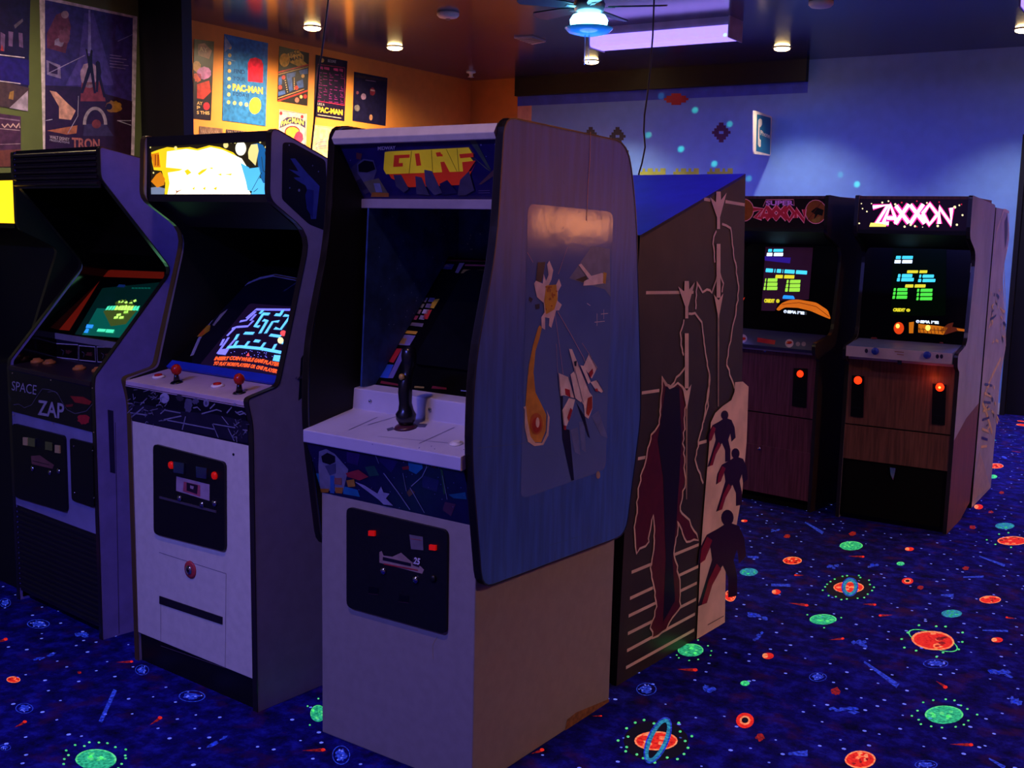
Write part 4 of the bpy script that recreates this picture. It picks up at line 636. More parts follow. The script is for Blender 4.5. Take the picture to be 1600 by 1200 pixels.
b.ppoly(SCR, rounded([(x, y) for x, y in [(312, 570), (390, 474), (470, 480), (464, 592), (380, 592)]], 5), m_cw, 0)
k_b = M('maze_glow_blue', '70c8ff', .4, emit=1.5, ecol='58b8ff', noise=0); k_v = M('maze_glow_violet', '9080ff', .4, emit=1.2, ecol='7878ff', noise=0); k_o = M('text_glow_orange', 'ff7030', .4, emit=1.05, ecol='ff5c24', noise=0); k_r = M('sprite_red', 'ff6060', .4, emit=1, ecol='ff5050', noise=0); k_y = M('sprite_cream', 'fff0b0', .4, emit=1.3, ecol='ffe8a0', noise=0)
c = crop(300, 460, 8)
for q in ([(680, 300), (800, 190), (1270, 195)], [(600, 340), (680, 325), (800, 215)], [(800, 250), (730, 330)], [(500, 430), (560, 410), (700, 400), (770, 330)], [(440, 520), (540, 420)], [(320, 740), (420, 600), (460, 540)], [(430, 690), (560, 540)], [(400, 560), (360, 640)]): b.pstroke(SCR, c(q), 2.6, k_v, 2)
for q in ([(890, 200), (850, 245)], [(880, 245), (970, 250)], [(890, 250), (790, 400), (845, 405)], [(1140, 200), (1110, 250)], [(1040, 255), (1120, 262)], [(1150, 265), (1230, 275), (1110, 440), (1035, 425)], [(890, 325), (940, 335), (850, 490)], [(920, 490), (1010, 345), (1090, 340)], [(1230, 370), (1205, 450)], [(655, 487), (775, 490)], [(975, 510), (1110, 530)], [(580, 500), (540, 570)], [(1190, 560), (1135, 625)], [(780, 582), (850, 590)], [(440, 665), (600, 655), (860, 680), (1150, 735)], [(530, 650), (570, 585)], [(660, 660), (715, 590)], [(860, 680), (915, 605)], [(1010, 700), (1050, 625)]): b.pstroke(SCR, c(q), 3.2, k_b, 3)
b.ppoly(SCR, c([(350, 690), (470, 680), (420, 760), (320, 750)]), k_v, 3); b.ppoly(SCR, c([(1030, 760), (1150, 770), (1120, 850), (1010, 830)]), k_b, 3); b.pdisc(SCR, 300+1145/8, 460+490/8, 5, 4.5, k_r, 4, n=12); b.pdisc(SCR, 300+1110/8, 460+580/8, 4.6, 5, k_y, 4, n=12); b.ppoly(SCR, c([(680, 775), (710, 730), (722, 775)]), k_r, 4)
random.seed(6)
for i in range(26): b.pdisc(SCR, 300+random.uniform(480, 1040)/8, 460+random.uniform(700, 790)/8, .8, .6, k_v, 2, n=5)
for s_, x0, x1, y0, y1 in (('INSERT', 275, 450, 828, 828), ('COIN', 460, 600, 822, 830), ('WHILE', 605, 762, 835, 846), ('GAME', 770, 885, 850, 862), ('PLAYERS', 890, 1110, 870, 912)): b.text(SCR, s_, (300+x0/8, 460+y0/8), (300+x1/8, 460+y1/8), (300+(x0+26)/8, 460+(y0-48)/8), k_o, 3, .06)
for s_, x0, x1, y0, y1 in (('TO', 260, 325, 890, 885), ('PLAY', 335, 425, 893, 893), ('MORE', 432, 535, 895, 902), ('PLAYERS', 540, 715, 902, 918), ('OR', 725, 785, 922, 930), ('ONE', 795, 880, 935, 948), ('PLAYER', 890, 1060, 955, 990)): b.text(SCR, s_, (300+x0/8, 460+y0/8), (300+x1/8, 460+y1/8), (300+(x0+24)/8, 460+(y0-46)/8), k_o, 3, .06)
b.build('screen', w)
area(W.w(.36, .36, 1.13), .3, .25, .5, (.4, .55, 1), tgt=W.w(.36, -.3, 1.9))
b = MB(); b.prism(SW, [(-.022, .985), (-.02, 1.004), (.14, 1.028), (.15, 1.03), (.15, .97), (0, .97)], .02, WW-.02, m_cpan); CW = slope(W, -.02, 1.004, .14, 1.028)
b.prism(BW, [(.022, 0), (WW-.022, 0), (WW-.022, .032), (.022, .032)], .0, .009, m_bluep); b.build('control_panel', w, bevel=.002)
for x, y in ((276, 598), (374, 614)):
    p = CW.p3(*CW.px(x, y)); b = MB(); b.tube([p, p+Vector((0, 0, .034))], [.012, .006], m_js, 10); b.lathe(p, CW.n, [(.022, 0), (.018, .004)], m_js, 16); j = b.build('joystick', w)
    b = MB(); b.lathe(p+Vector((0, 0, .026)), (0, 0, 1), [(.006, 0), (.014, .006), (.0185, .018), (.014, .03), (.005, .036)], m_ball, 16); b.build('ball_top', j)
for x, y in ((248, 590), (340, 604)):
    p = CW.p3(*CW.px(x, y)); b = MB(); b.lathe(p, CW.n, [(.022, 0), (.021, .006), (.015, .008)], m_cap, 18); q = b.build('player_button', w); b = MB(); b.lathe(p, CW.n, [(.014, .006), (.013, .012), (.008, .013)], m_ball, 16); b.build('plunger', q)
AW = slope(W, 0, .862, -.022, .99); b = MB(); b.prism(AW, [(.02, 0), (WW-.02, 0), (WW-.02, .13), (.02, .13)], -.005, 0, art('0c0a14')); c = crop(200, 590, 7.62); GY = art('8c889c'); G2 = art('5a566c')
b.ppoly(AW, c([(0, 330), (200, 320), (640, 400), (1000, 430), (1430, 520), (1430, 780), (1000, 700), (400, 580), (30, 500)]), art('242030'), 1)
for q in ([(20, 490), (190, 350)], [(20, 415), (230, 445)], [(390, 430), (450, 375)], [(440, 385), (630, 420)], [(470, 505), (1040, 615)], [(430, 500), (640, 455)], [(690, 460), (650, 620)], [(1020, 550), (1280, 595)], [(1010, 550), (1080, 715)], [(1195, 600), (1270, 755)], [(1120, 460), (1200, 560)], [(880, 430), (1060, 380), (1120, 400)], [(980, 370), (1040, 310)], [(1180, 420), (1240, 350)], [(1370, 620), (1430, 628)], [(0, 305), (60, 310)]): b.pstroke(AW, c(q), 1.8, GY, 3)
b.pdisc(AW, 200+440/7.62, 590+242/7.62, 7.5, 8, art('b0a8bc'), 4); b.pdisc(AW, 200+720/7.62, 590+330/7.62, 6.5, 12, G2, 3, jag=.2); b.pdisc(AW, 200+935/7.62, 590+300/7.62, 4.4, 6.2, GY, 3); b.pdisc(AW, 200+935/7.62, 590+302/7.62, 2, 3, G2, 4); b.pdisc(AW, 200+810/7.62, 590+280/7.62, 5.5, 4.5, G2, 3, jag=.2); b.pdisc(AW, 200+620/7.62, 590+240/7.62, 6, 5, art('38343e'), 3, jag=.2); b.pdisc(AW, 200+1275/7.62, 590+320/7.62, 2.2, 2.4, GY, 3)
random.seed(14)
for i in range(60):
    x, y = (random.uniform(0, 440), random.uniform(130, 560)) if i < 42 else (random.uniform(1250, 1420), random.uniform(520, 740))
    if y > 180+x*.17-60 and y < 500+x*.17: b.pstroke(AW, c([(x, y), (x+random.uniform(-45, 45), y+random.uniform(-40, 40)), (x+random.uniform(-60, 60), y+random.uniform(-50, 50))]), random.uniform(.6, 1.6), GY if i % 3 else G2, 4+i % 3)
for q in ([(780, 360), (830, 350), (870, 390)], [(1280, 400), (1330, 440), (1400, 420)], [(1290, 420), (1360, 400), (1410, 440)]): b.pstroke(AW, c(q), 1.8, GY, 3)
b.build('printed_apron', w)
b = MB(); b.box((.02, 0, .105), (WW-.02, .02, .87), m_cream); b.build('front_panel', w, bevel=.002); b = MB(); b.box((.02, .012, 0), (WW-.02, .03, .105), M('kick_black', '0a080c', .5)); b.build('kick_plate', w)
FW = front(W, 0); FW2 = front(W, -.008); cw = coin_door(w, FW, [(243, 693), (354.5, 722), (355, 861), (244, 833)], 0, 0); c = crop(220, 680, 4.2875); FWD = front(W, -.010)
for x, y in ((207, 200), (497, 270)): b = MB(); p = FWD.px(*c([(x, y)])[0]); b.lathe(FWD.p3(*p), FWD.n, [(.013, 0), (.012, .006), (.006, .008)], m_redl, 14); b.build('coin_reject_button', cw)
for x, y in ((268, 212), (420, 245)): b = MB(); q = FWD.pxs(c([(x-35, y-40), (x+38, y-28), (x+35, y+45), (x-32, y+35)])); b.prism(FWD, q, 0, .010, m_chrome); b.build('coin_slot_bezel', cw, bevel=.003)
b = MB(); b.ppoly(FWD, c([(240, 275), (462, 330), (462, 440), (238, 372)]), art('a890a0'), 2); b.ppoly(FWD, c([(290, 310), (400, 335), (400, 412), (285, 375)]), art('b05060'), 3); b.ppoly(FWD, c([(310, 315), (385, 335), (380, 395), (310, 370)]), art('281828'), 4); b.ppoly(FWD, c([(335, 335), (360, 342), (355, 362), (335, 355)]), art('a08890'), 5); b.build('price_plate', cw)
b = MB(); b.prism(FWD, FWD.pxs(c([(130, 408), (510, 505), (510, 520), (130, 422)])), 0, .004, M('ledge_grey', '4a4250', .5)); b.build('ledge', cw)
for x, y in ((265, 420), (415, 462), (500, 455)): b = MB(); p = FWD.px(*c([(x, y)])[0]); b.lathe(FWD.p3(*p), FWD.n, [(.011, 0), (.010, .007), (.004, .009)], m_chrome, 14); b.build('lock', cw)
c1 = crop(180, 560, 2.105); b = MB()
for q in ([(145, 638), (365, 708)], [(365, 708), (362, 1018)], [(150, 790), (150, 935)], [(362, 1018), (150, 945)]): b.pstroke(FW, c1(q), .7, art('6a5868'), 1)
b.build('service_door_gap', w); b = MB(); b.prism(FW, FW.pxs([(250, 931), (348, 964), (348, 975.5), (250, 943)]), -.001, .003, M('slot_dark', '181420', .5)); b.build('handle_slot', w)
b = MB(); p = FW.px(298, 890); b.lathe(FW.p3(*p), FW.n, [(.030, 0), (.029, .004), (.02, .005)], M('lock_sticker_red', 'b83840', .5), 22); o = b.build('lock_badge', w); b = MB(); b.lathe(FW.p3(*FW.px(297.5, 890)), FW.n, [(.016, .003), (.015, .009), (.006, .01)], m_chrome, 16); b.lathe(FW.p3(*FW.px(297.5, 890)), FW.n, [(.007, .009), (.005, .012)], m_black, 10); b.build('lock_barrel', o)
b = MB(); b.lathe(FW.p3(*FW.px(365, 710)), FW.n, [(.005, -.001), (.004, .002)], m_black, 8); b.build('bolt', w)
# ================================================================== dark cabinet with ribbed top
m_zside = M('violet_side_paint', '8278bc', .45, noise=.08, scale=16); m_gloss = M('gloss_black', '060406', .09, spec=.7); m_rib = M('ribbed_dark', '241620', .45); m_zfront = M('grey_front_panel', '8884a8', .5)
Z = Frame(-2.002, 4.324, math.radians(-40)); ZW = .66
z = thing('arcade_cabinet', Z, 'dark upright arcade cabinet with a ribbed top and a small green-lit screen', 'arcade cabinet', 'upright arcade cabinets')
prof = rounded([(.05, 1.795), (.05, 1.69), (.33, 1.36), (.004, .985), (0, .95), (0, 0), (.78, 0), (.78, 1.66)], [.01, .02, .04, .01, .01, 0, 0, .04]); SZp = side(Z, 0)
for u0, u1 in ((0, .02), (ZW-.02, ZW)):
    b = MB(); b.prism(SZp, prof, u0, u1, m_zside, m_tm); q = [(v*.97+.012, z_*.985+.012) for v, z_ in prof]; b.prism(SZp, q, u1 if u0 == 0 else u0-.001, u1+.001 if u0 == 0 else u0, m_gloss)
    if u0: SO = side(Z, ZW); b.ppoly(SO, [(168, 640), (177, 642), (180, 740), (172, 738)], art('2c284c'), 1); b.pstroke(SO, [(180, 660), (186, 990)], 1, art('3c3860'), 1)
    b.build('side_panel', z); t = MB(); t.strip(Z, prof+prof[:1], u0-.001, u1+.001, -.003, m_tm); t.build('edge_moulding', z)
b = MB(); b.box((.02, .055, 1.655), (ZW-.02, .075, 1.79), m_rib)
for i in range(6): b.prism(SZp, [(.055, 1.662+i*.0215), (.043, 1.667+i*.0215), (.043, 1.675+i*.0215), (.055, 1.680+i*.0215)], .02, ZW-.02, m_rib)
b.build('ribbed_header', z)
b = MB(); b.prism(SZp, [(.06, 1.785), (.77, 1.645), (.77, 1.665), (.06, 1.8)], .02, ZW-.02, m_in); b.box((.02, .76, 0), (ZW-.02, .78, 1.65), m_in); b.prism(SZp, [(.06, 1.655), (.50, 1.645), (.50, 1.36), (.52, 1.36), (.52, 1.665), (.06, 1.67)], .02, ZW-.02, m_gloss); b.build('upper_body', z)
BZ_ = slope(Z, .195, 1.08, .50, 1.40); b = MB(); b.prism(BZ_, [(.021, 0), (ZW-.021, 0), (ZW-.021, .44), (.021, .44)], -.02, 0, m_gloss); c = crop(80, 400, 6)
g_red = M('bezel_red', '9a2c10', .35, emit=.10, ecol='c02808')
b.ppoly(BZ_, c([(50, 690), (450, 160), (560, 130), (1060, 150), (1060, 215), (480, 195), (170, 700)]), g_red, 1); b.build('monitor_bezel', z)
BS = slope(Z, .195-.003, 1.083, .50-.003, 1.403); b = MB(); g_t = M('crt_teal', '0c6858', .2, emit=.38, ecol='087858', noise=.1); g_t2 = M('crt_dark_teal', '063028', .2, emit=.12, ecol='084838'); g_ly = M('crt_lime', 'd0ff70', .3, emit=1.3, ecol='b8f860', noise=0); g_lc = M('crt_mint', '58f0b0', .3, emit=1.1, ecol='48e8a8', noise=0); g_lb = M('crt_blue', '40a0ff', .3, emit=1.1, ecol='2890ff', noise=0); g_ol = M('crt_olive', '5c7830', .3, emit=.35, ecol='587020')
b.ppoly(BS, c([(220, 735), (480, 300), (1080, 240), (1080, 350), (690, 775)]), g_t2, 0); b.ppoly(BS, c([(290, 740), (430, 490), (890, 510), (690, 770)]), g_t, 1); b.ppoly(BS, c([(490, 520), (690, 420), (830, 480), (700, 640), (560, 660)]), g_ol, 2)
random.seed(9)
for i in range(11): x = 530+i*28; b.ppoly(BS, c([(x, 465+abs(i-5)*2), (x+24, 468), (x+4, 505+i), (x-22, 510)]), g_lc if i < 3 or i > 8 else g_ly, 3)
for i in range(16): x, y = random.uniform(600, 790), random.uniform(415, 470); b.ppoly(BS, c([(x, y), (x+26, y-12), (x+30, y+6), (x+6, y+16)]), g_ol if i % 3 else g_ly, 3+i % 3)
for i in range(9): x, y = random.uniform(570, 700), random.uniform(515, 580); b.ppoly(BS, c([(x, y), (x+40, y-6), (x+34, y+16), (x-6, y+20)]), g_ly if i % 2 else g_ol, 5+i % 3)
for q, m_ in (([(340, 645), (402, 650), (388, 680), (328, 678)], g_lb), ([(335, 685), (360, 690), (345, 725), (310, 722)], g_lb), ([(445, 685), (520, 690), (505, 715), (430, 712)], g_lc), ([(525, 690), (598, 695), (585, 725), (512, 720)], g_lc), ([(715, 685), (752, 690), (735, 715), (705, 712)], g_lc), ([(690, 725), (715, 715), (700, 745)], g_lb), ([(1010, 305), (1050, 310), (1040, 328), (1005, 322)], g_lb), ([(640, 270), (700, 275), (690, 300), (620, 295)], M('crt_navy', '183870', .3, emit=.25))): b.ppoly(BS, c(q), m_, 6)
for i in range(6): b.ppoly(BS, c([(760+i*30, 298), (785+i*30, 300), (780+i*30, 310), (756+i*30, 308)]), g_t, 4)
b.build('screen', z); area(Z.w(.33, .33, 1.25), .3, .25, .25, (.3, 1, .5), tgt=Z.w(.33, -.1, 1.9))
RZ = front(Z, .195); b = MB(); b.box((.02, .195, .975), (ZW-.02, .21, 1.062), M('riser_dark', '1c1a30', .4)); b.prism(RZ, [(.02, 1.058), (ZW-.02, 1.058), (ZW-.02, 1.082), (.02, 1.082)], 0, .006, m_silver); rz = b.build('riser', z)
for q in ([(35, 820), (252, 832), (255, 972), (38, 948)], [(262, 840), (412, 852), (418, 990), (265, 975)], [(430, 852), (610, 858), (600, 1000), (437, 992)]):
    b = MB(); p = c(q); b.ppoly(RZ, p, art('0c080c'), 1); b.pstroke(RZ, p, 1.3, art('d8d0e0'), 2, True); cx = sum(a for a, d in p)/4; cy = sum(d for a, d in p)/4; b.pdisc(RZ, cx+3, cy+1, 5, 3, art('60302c'), 2, jag=.4); b.pstroke(RZ, [(cx-6, cy+6), (cx-4, cy), (cx-8, cy-3)], 1, art('6a6478'), 3); b.build('instruction_card', rz)
b = MB(); b.prism(SZp, [(-.008, .95), (-.006, .965), (.195, .982), (.195, .94), (0, .94)], .02, ZW-.02, M('zap_panel', '2c1a24', .35)); CZ = slope(Z, -.006, .965, .195, .982); b.build('control_panel', z, bevel=.002)
m_ob = M('amber_button', 'c87838', .3)
for x, y in ((77, 568), (124, 577), (154, 580), (58, 566)):
    p = CZ.p3(*CZ.px(x, y)); b = MB(); b.lathe(p, CZ.n, [(.026, 0), (.024, .008), (.016, .011), (.014, .016), (.006, .017)], m_ob, 18); b.build('player_button', z)
AZ = front(Z, -.004); b = MB(); b.prism(AZ, [(.02, .782), (ZW-.02, .782), (ZW-.02, .955), (.02, .955)], -.006, 0, art('140a1c')); c = crop(0, 560, 4); TX = art('a8a0ac')
b.text(AZ, 'SPACE', *c([(75, 198), (228, 228), (78, 140)]), TX, 3, .0); b.text(AZ, 'ZAP', *c([(238, 352), (402, 380), (240, 258)]), TX, 3, .02)
b.pstroke(AZ, c([(85, 290), (120, 285), (155, 308), (200, 290), (230, 240), (265, 190), (310, 195), (360, 215), (385, 265), (420, 320), (470, 345), (540, 330), (580, 285)]), .8, art('6a6478'), 2); b.pstroke(AZ, c([(300, 210), (345, 205), (375, 240)]), .7, art('6a6478'), 2); b.pstroke(AZ, c([(50, 225), (70, 250), (60, 270)]), .7, art('505468'), 2)
b.ppoly(AZ, c([(440, 235), (520, 240), (575, 270), (560, 290), (470, 275)]), art('a02028'), 2); b.pdisc(AZ, 131, 655, 9, 8, art('b81c30'), 2, jag=.15); b.ppoly(AZ, c([(410, 290), (460, 285), (455, 300), (415, 305)]), art('7a1c28'), 2)
for x, y in ((80, 92), (320, 135), (580, 185), (85, 350), (330, 405), (588, 462)): b.pdisc(AZ, x/4, 560+y/4, 1, 1, art('c0a070'), 3, n=6)
b.build('printed_apron', z)
FZ = front(Z, 0); b = MB(); b.box((.02, 0, .40), (ZW-.02, .02, .782), m_zfront); b.build('front_panel', z)
b = MB(); b.box((.02, .006, .04), (ZW-.02, .02, .40), m_rib)
for i in range(16): b.prism(SZp, [(.006, .05+i*.0215), (-.002, .055+i*.0215), (-.002, .062+i*.0215), (.006, .068+i*.0215)], .02, ZW-.02, M('kick_ribs', '14101c', .5))
b.build('ribbed_kick', z); b = MB(); b.box((.02, .04, 0), (ZW-.02, .06, .05), m_black); b.build('plinth', z)
cz = coin_door(z, FZ, [(23, 661), (104, 681), (108, 800), (27, 776)], 0, 0); FZD = front(Z, -.010)
for x, y in ((52, 690), (79, 696)): b = MB(); b.prism(FZD, FZD.pxs([(x-5, y-7), (x+6, y-5), (x+6, y+8), (x-5, y+6)]), 0, .009, m_chrome); b.build('coin_slot_bezel', cz, bevel=.002)
for x, y in ((41, 689), (91, 701)): b = MB(); b.prism(FZD, FZD.pxs([(x-3.5, y-6), (x+3.5, y-5), (x+3.5, y+7), (x-3.5, y+6)]), 0, .005, M('cream_button', 'd0b070', .4)); b.build('coin_reject_button', cz)
b = MB(); b.ppoly(FZD, c([(195, 610), (250, 605), (300, 640), (340, 665), (330, 690), (200, 660)]), art('7a4848'), 2); b.pstroke(FZD, c([(205, 640), (310, 665)]), 1, art('181018'), 3); b.build('price_plate', cz)
for x, y in ((52, 732), (79, 738), (93, 736)): b = MB(); b.lathe(FZD.p3(*FZD.px(x, y)), FZD.n, [(.011, 0), (.010, .006), (.004, .008)], m_chrome, 12); b.build('lock', cz)
b = MB(); b.prism(FZ, rounded(FZ.pxs([(112, 684), (147.5, 693), (150, 793), (115, 781)]), .015), -.002, .008, m_door); o = b.build('cash_door', z)
FZC = front(Z, -.008)
for x, y in ((115.5, 697), (145, 704), (117, 770), (147, 778)): b = MB(); b.lathe(FZC.p3(*FZC.px(x, y)), FZC.n, [(.005, 0), (.003, .003)], m_chrome, 8); b.build('bolt', o)
# cabinet just past it at the photo's left edge, and a lit cabinet added beyond the right edge for warm light
def plain_cab(fr, LW, label, z0, z1, gm):
    l = thing('arcade_cabinet', fr, label, 'arcade cabinet', 'upright arcade cabinets')
    prof = rounded([(.03, z1+.05), (.03, z0), (.2, z0-.08), (.04, .98), (-.01, .95), (0, 0), (.75, 0), (.75, z1)], .03); SLp = side(fr, 0)
    for u0 in (0, LW-.02): b = MB(); b.prism(SLp, prof, u0, u0+.02, m_blackm, m_tm); b.build('side_panel', l)
    b = MB(); b.box((.02, .0, 0), (LW-.02, .72, .95), m_blackm); b.box((.02, .2, .95), (LW-.02, .72, z0), m_blackm); b.box((.02, .06, z0), (LW-.02, .72, z1+.03), m_blackm); b.build('body', l)
    b = MB(); b.box((.02, .035, z0+.02), (LW-.02, .06, z1), gm); b.build('marquee', l); b = MB(); b.box((.02, .03, z0), (LW-.02, .06, z0+.02), m_black); b.box((.02, .03, z1), (LW-.02, .06, z1+.03), m_black); b.build('marquee_frame', l)
o_ = Z.w(-.70, .06); plain_cab(Frame(o_.x, o_.y, math.radians(-40)), .64, 'black cabinet at the left edge, only its glowing yellow marquee end in view', 1.5, 1.69, glow('edge_amber', 'ffb818', 2.2))
# ================================================================== back-to-back cabinet with outline art
m_idark = M('side_black_paint', '383028', .42, noise=.15, scale=8); m_roof = M('roof_blue_paint', '3c34b0', .5, noise=.12, scale=7); m_icream = M('art_cream_paint', 'e8c8b4', .5)
I = Frame(-.13, 3.972, math.radians(-37.2)); IW = .64
n = thing('arcade_cabinet', I, 'black cabinet seen side-on with cream shaggy outline art and a sloped blue top', 'arcade cabinet', 'upright arcade cabinets')
prof = [(0, 0), (.045, 1.53), (.80, 1.765), (.862, .965), (.914, .945), (.925, .72), (.906, .514), (.861, .351), (.79, .325), (.808, 0)]; SIp = side(I, 0)
b = MB(); b.prism(SIp, prof, 0, .02, m_idark, m_in); b.build('side_panel', n)
b = MB(); b.prism(SIp, prof, IW-.02, IW, m_idark, m_in); SI_ = side(I, IW); c7 = crop(960, 260, 3); c8 = crop(950, 580, 2.4); CR = m_icream; MR = art('5a1c18'); ID = art('1a1210')
cream = [(1168, 604), (1159, 596), (1147, 597), (1146, 612), (1141, 625), (1128, 634), (1116, 645), (1109, 660), (1106, 700), (1101, 760), (1094, 850), (1087, 1000), (1131, 972), (1133, 849), (1147, 834), (1158, 770), (1165, 690)]
for q in (c7([(148, 592), (370, 590)]), c7([(420, 153), (450, 158)]), c7([(520, 165), (610, 180)]), c7([(128, 1062), (210, 1050)]), c8([(112, 328), (145, 322)]), c8([(340, 270), (370, 262)]), c8([(88, 754), (340, 650)]), c8([(82, 852), (338, 732)]), c8([(77, 918), (333, 794)]), c8([(74, 984), (330, 855)]), c8([(71, 1048), (326, 910)]), c8([(67, 1112), (323, 970)])): b.pstroke(SI_, q, 5, CR, 1)
low = c8([(205, 28), (232, 66), (262, 42), (292, 90), (280, 250), (288, 400), (268, 520), (300, 560), (340, 630), (290, 640), (262, 560), (248, 680), (268, 800), (270, 880), (215, 968), (168, 1000), (158, 960), (182, 880), (160, 740), (175, 600), (165, 540), (150, 640), (105, 680), (98, 600), (112, 440), (135, 340), (160, 240), (190, 200)])
b.ppoly(SI_, low, MR, 3); b.ppoly(SI_, c8([(215, 60), (265, 60), (275, 250), (255, 560), (240, 700), (250, 860), (205, 940), (215, 700), (205, 400), (185, 260)]), ID, 4)
random.seed(31)
def shag(pts, k=1.6):
    o = []
    for i in range(len(pts)-1):
        (x0, y0), (x1, y1) = pts[i], pts[i+1]; m_ = max(2, int(math.hypot(x1-x0, y1-y0)/7))
        for j in range(m_): t = j/m_; o.append((x0+(x1-x0)*t+random.uniform(-k, k), y0+(y1-y0)*t+random.uniform(-k, k)))
    return o+[pts[-1]]
b.pstroke(SI_, shag(low+low[:1]), 3.6, CR, 5)
for q in (c7([(345, 690), (375, 690), (405, 730), (420, 850), (445, 1000), (425, 1120), (415, 1200)]), c7([(325, 720), (305, 780), (315, 860), (322, 885)]), c7([(500, 268), (545, 290), (555, 390), (582, 580), (560, 720), (535, 840), (525, 930), (548, 1000), (560, 1040)]), c7([(475, 300), (458, 360), (468, 450)]), c7([(378, 670), (385, 540), (410, 590), (430, 575), (455, 590), (480, 510)]), c7([(213, 1150), (222, 985), (240, 1025), (262, 1030), (290, 990), (330, 940)]), c8([(378, 0), (372, 130), (345, 230), (325, 330), (355, 420)]), c7([(490, 500), (508, 550), (502, 590)])): b.pstroke(SI_, shag(q, 1.0), 3.8, CR, 5)
def arrow(cx, y0, y1, y2, c):  # fletching, shaft, head
    b.ppoly(SI_, c([(cx-40, y0+25), (cx-12, y0+50), (cx-10, y0), (cx+10, y0), (cx+12, y0+40), (cx+38, y0+5), (cx+8, y0+118), (cx-8, y0+118)]), CR, 7); b.ppoly(SI_, c([(cx-7, y0+118), (cx+7, y0+118), (cx+7, y0+175), (cx-7, y0+175)]), CR, 7)
    b.ppoly(SI_, c([(cx-9, y0+245), (cx+9, y0+245), (cx+9, y1), (cx-9, y1)]), CR, 7); b.ppoly(SI_, c([(cx-22, y1-15), (cx, y1+12), (cx+22, y1-20), (cx, y1+100)]), CR, 8); b.ppoly(SI_, c([(cx-4, y1+80), (cx+4, y1+80), (cx+1.5, y2), (cx-3, y2)]), art('b09070'), 7)
arrow(335, 537, 1040, 1560, c7); arrow(484, 118, 615, 1125, c7)
b.ppoly(SI_, cream, CR, 9)
def figure(x, y, h, m1, m2):   # plain standing figure
    k = h/100
    P_ = lambda q: [(x+a*k, y+d*k) for a, d in q]
    b.ppoly(SI_, P_([(-3, 22), (10, 14), (22, 18), (28, 32), (30, 52), (22, 60), (20, 44), (16, 56), (20, 74), (20, 96), (10, 98), (10, 76), (4, 62), (-6, 78), (-14, 104), (-24, 108), (-14, 76), (-8, 56), (-10, 42), (-16, 56), (-24, 62), (-22, 44), (-14, 28)]), m1, 10); b.pdisc(SI_, x+9*k, y+9*k, 7*k, 9*k, m1, 11, n=14); b.ppoly(SI_, P_([(-3, 60), (2, 66), (-8, 84), (-14, 104), (-20, 106), (-12, 78)]), m2, 12); b.ppoly(SI_, P_([(-14, 30), (-8, 34), (-16, 56), (-22, 60), (-20, 44)]), m2, 12)
figure(1123, 641, 82, art('281018'), art('8a1c20')); figure(1139, 700, 92, art('281018'), art('8a1c20')); figure(1122, 796, 140, art('281018'), art('8a1c20'))
b.pstroke(SI_, [(1104, 976), (1129, 962)], 1.4, art('5a3c38'), 10); b.build('side_panel', n)
b = MB(); b.prism(SIp, [(.05, 1.532), (.798, 1.766), (.798, 1.755), (.05, 1.52)], .0, IW, m_roof); b.build('sloped_roof', n)
b = MB(); b.prism(SIp, [(.006, .0), (.05, 1.52), (.79, 1.75), (.85, .96), (.90, .94), (.90, .52), (.78, .33), (.79, 0)], .02, IW-.02, m_in); b.build('body', n)
# ================================================================== the two brown cabinets at the right
m_wood = M('brown_woodgrain', '744838', .42, noise=.3, scale=14, stretch=(6, 6, .35)); m_plum = M('plum_woodgrain', '683448', .42, noise=.3, scale=14, stretch=(6, 6, .35)); m_worn = M('worn_silver_laminate', '9890a0', .35, noise=.2, scale=6, stretch=(1, 1, .4), spec=.6); m_kick = M('kick_black2', '040304', .8, spec=.15)
m_slot = M('coin_slot_black', '060508', .35)
def zcab(fr, Wd, label, wood, sidem, low):
    r = thing('arcade_cabinet', fr, label, 'arcade cabinet', 'upright arcade cabinets'); sp = side(fr, 0)
    prof = rounded([(-.012, 1.755), (-.012, 1.545), (.20, 1.465), (.15, .99), (-.07, .955), (-.055, .885), (0, .86), (0, 0), (.36, 0), (.61, .05), (.64, .3), (.66, 1.725)], [.015, .05, .07, .06, .04, .02, .01, 0, .02, .02, .02, .03])
    for u0 in (0, Wd-.02):
        b = MB(); b.prism(sp, prof, u0, u0+.02, sidem, m_tm); q = [(v*.985+.006, z_*.985+.012) for v, z_ in prof]; b.prism(sp, q, u0+.02 if u0 == 0 else u0-.001, u0+.021 if u0 == 0 else u0, m_in)
        if u0 and low: so = side(fr, Wd); b.poly(so, [(.0, 0), (.36, 0), (.61, .05), (.63, .3), (.645, .62), (.3, .58), (.0, .50)], wood, 1)
        b.build('side_panel', r)
    b = MB(); b.box((.02, .0, 1.735), (Wd-.02, .65, 1.75), wood); b.box((.02, .63, .05), (Wd-.02, .65, 1.735), m_in); b.prism(sp, [(.0, 1.555), (.2, 1.475), (.5, 1.47), (.5, 1.485), (.21, 1.49), (.0, 1.575)], .02, Wd-.02, m_in); b.build('upper_body', r)
    b = MB(); b.box((.02, 0, .528), (Wd-.02, .02, .895), wood); b.build('front_door', r, bevel=.003); b = MB(); b.box((.02, .004, .335), (Wd-.02, .02, .522), wood); b.build('lower_panel', r); return r
X = Frame(1.803, 5.925, math.radians(-32.5)); XW = .585
x_ = zcab(X, XW, 'brown arcade cabinet with a glowing pink-white marquee and green text on screen', m_wood, m_worn, True)
SX = side(X, 0); b = MB(); b.box((.02, .012, .03), (XW-.02, .03, .335), m_kick); b.build('kick_plate', x_); b = MB(); b.box((.02, .03, 0), (XW-.02, .05, .03), m_black); b.build('plinth', x_)
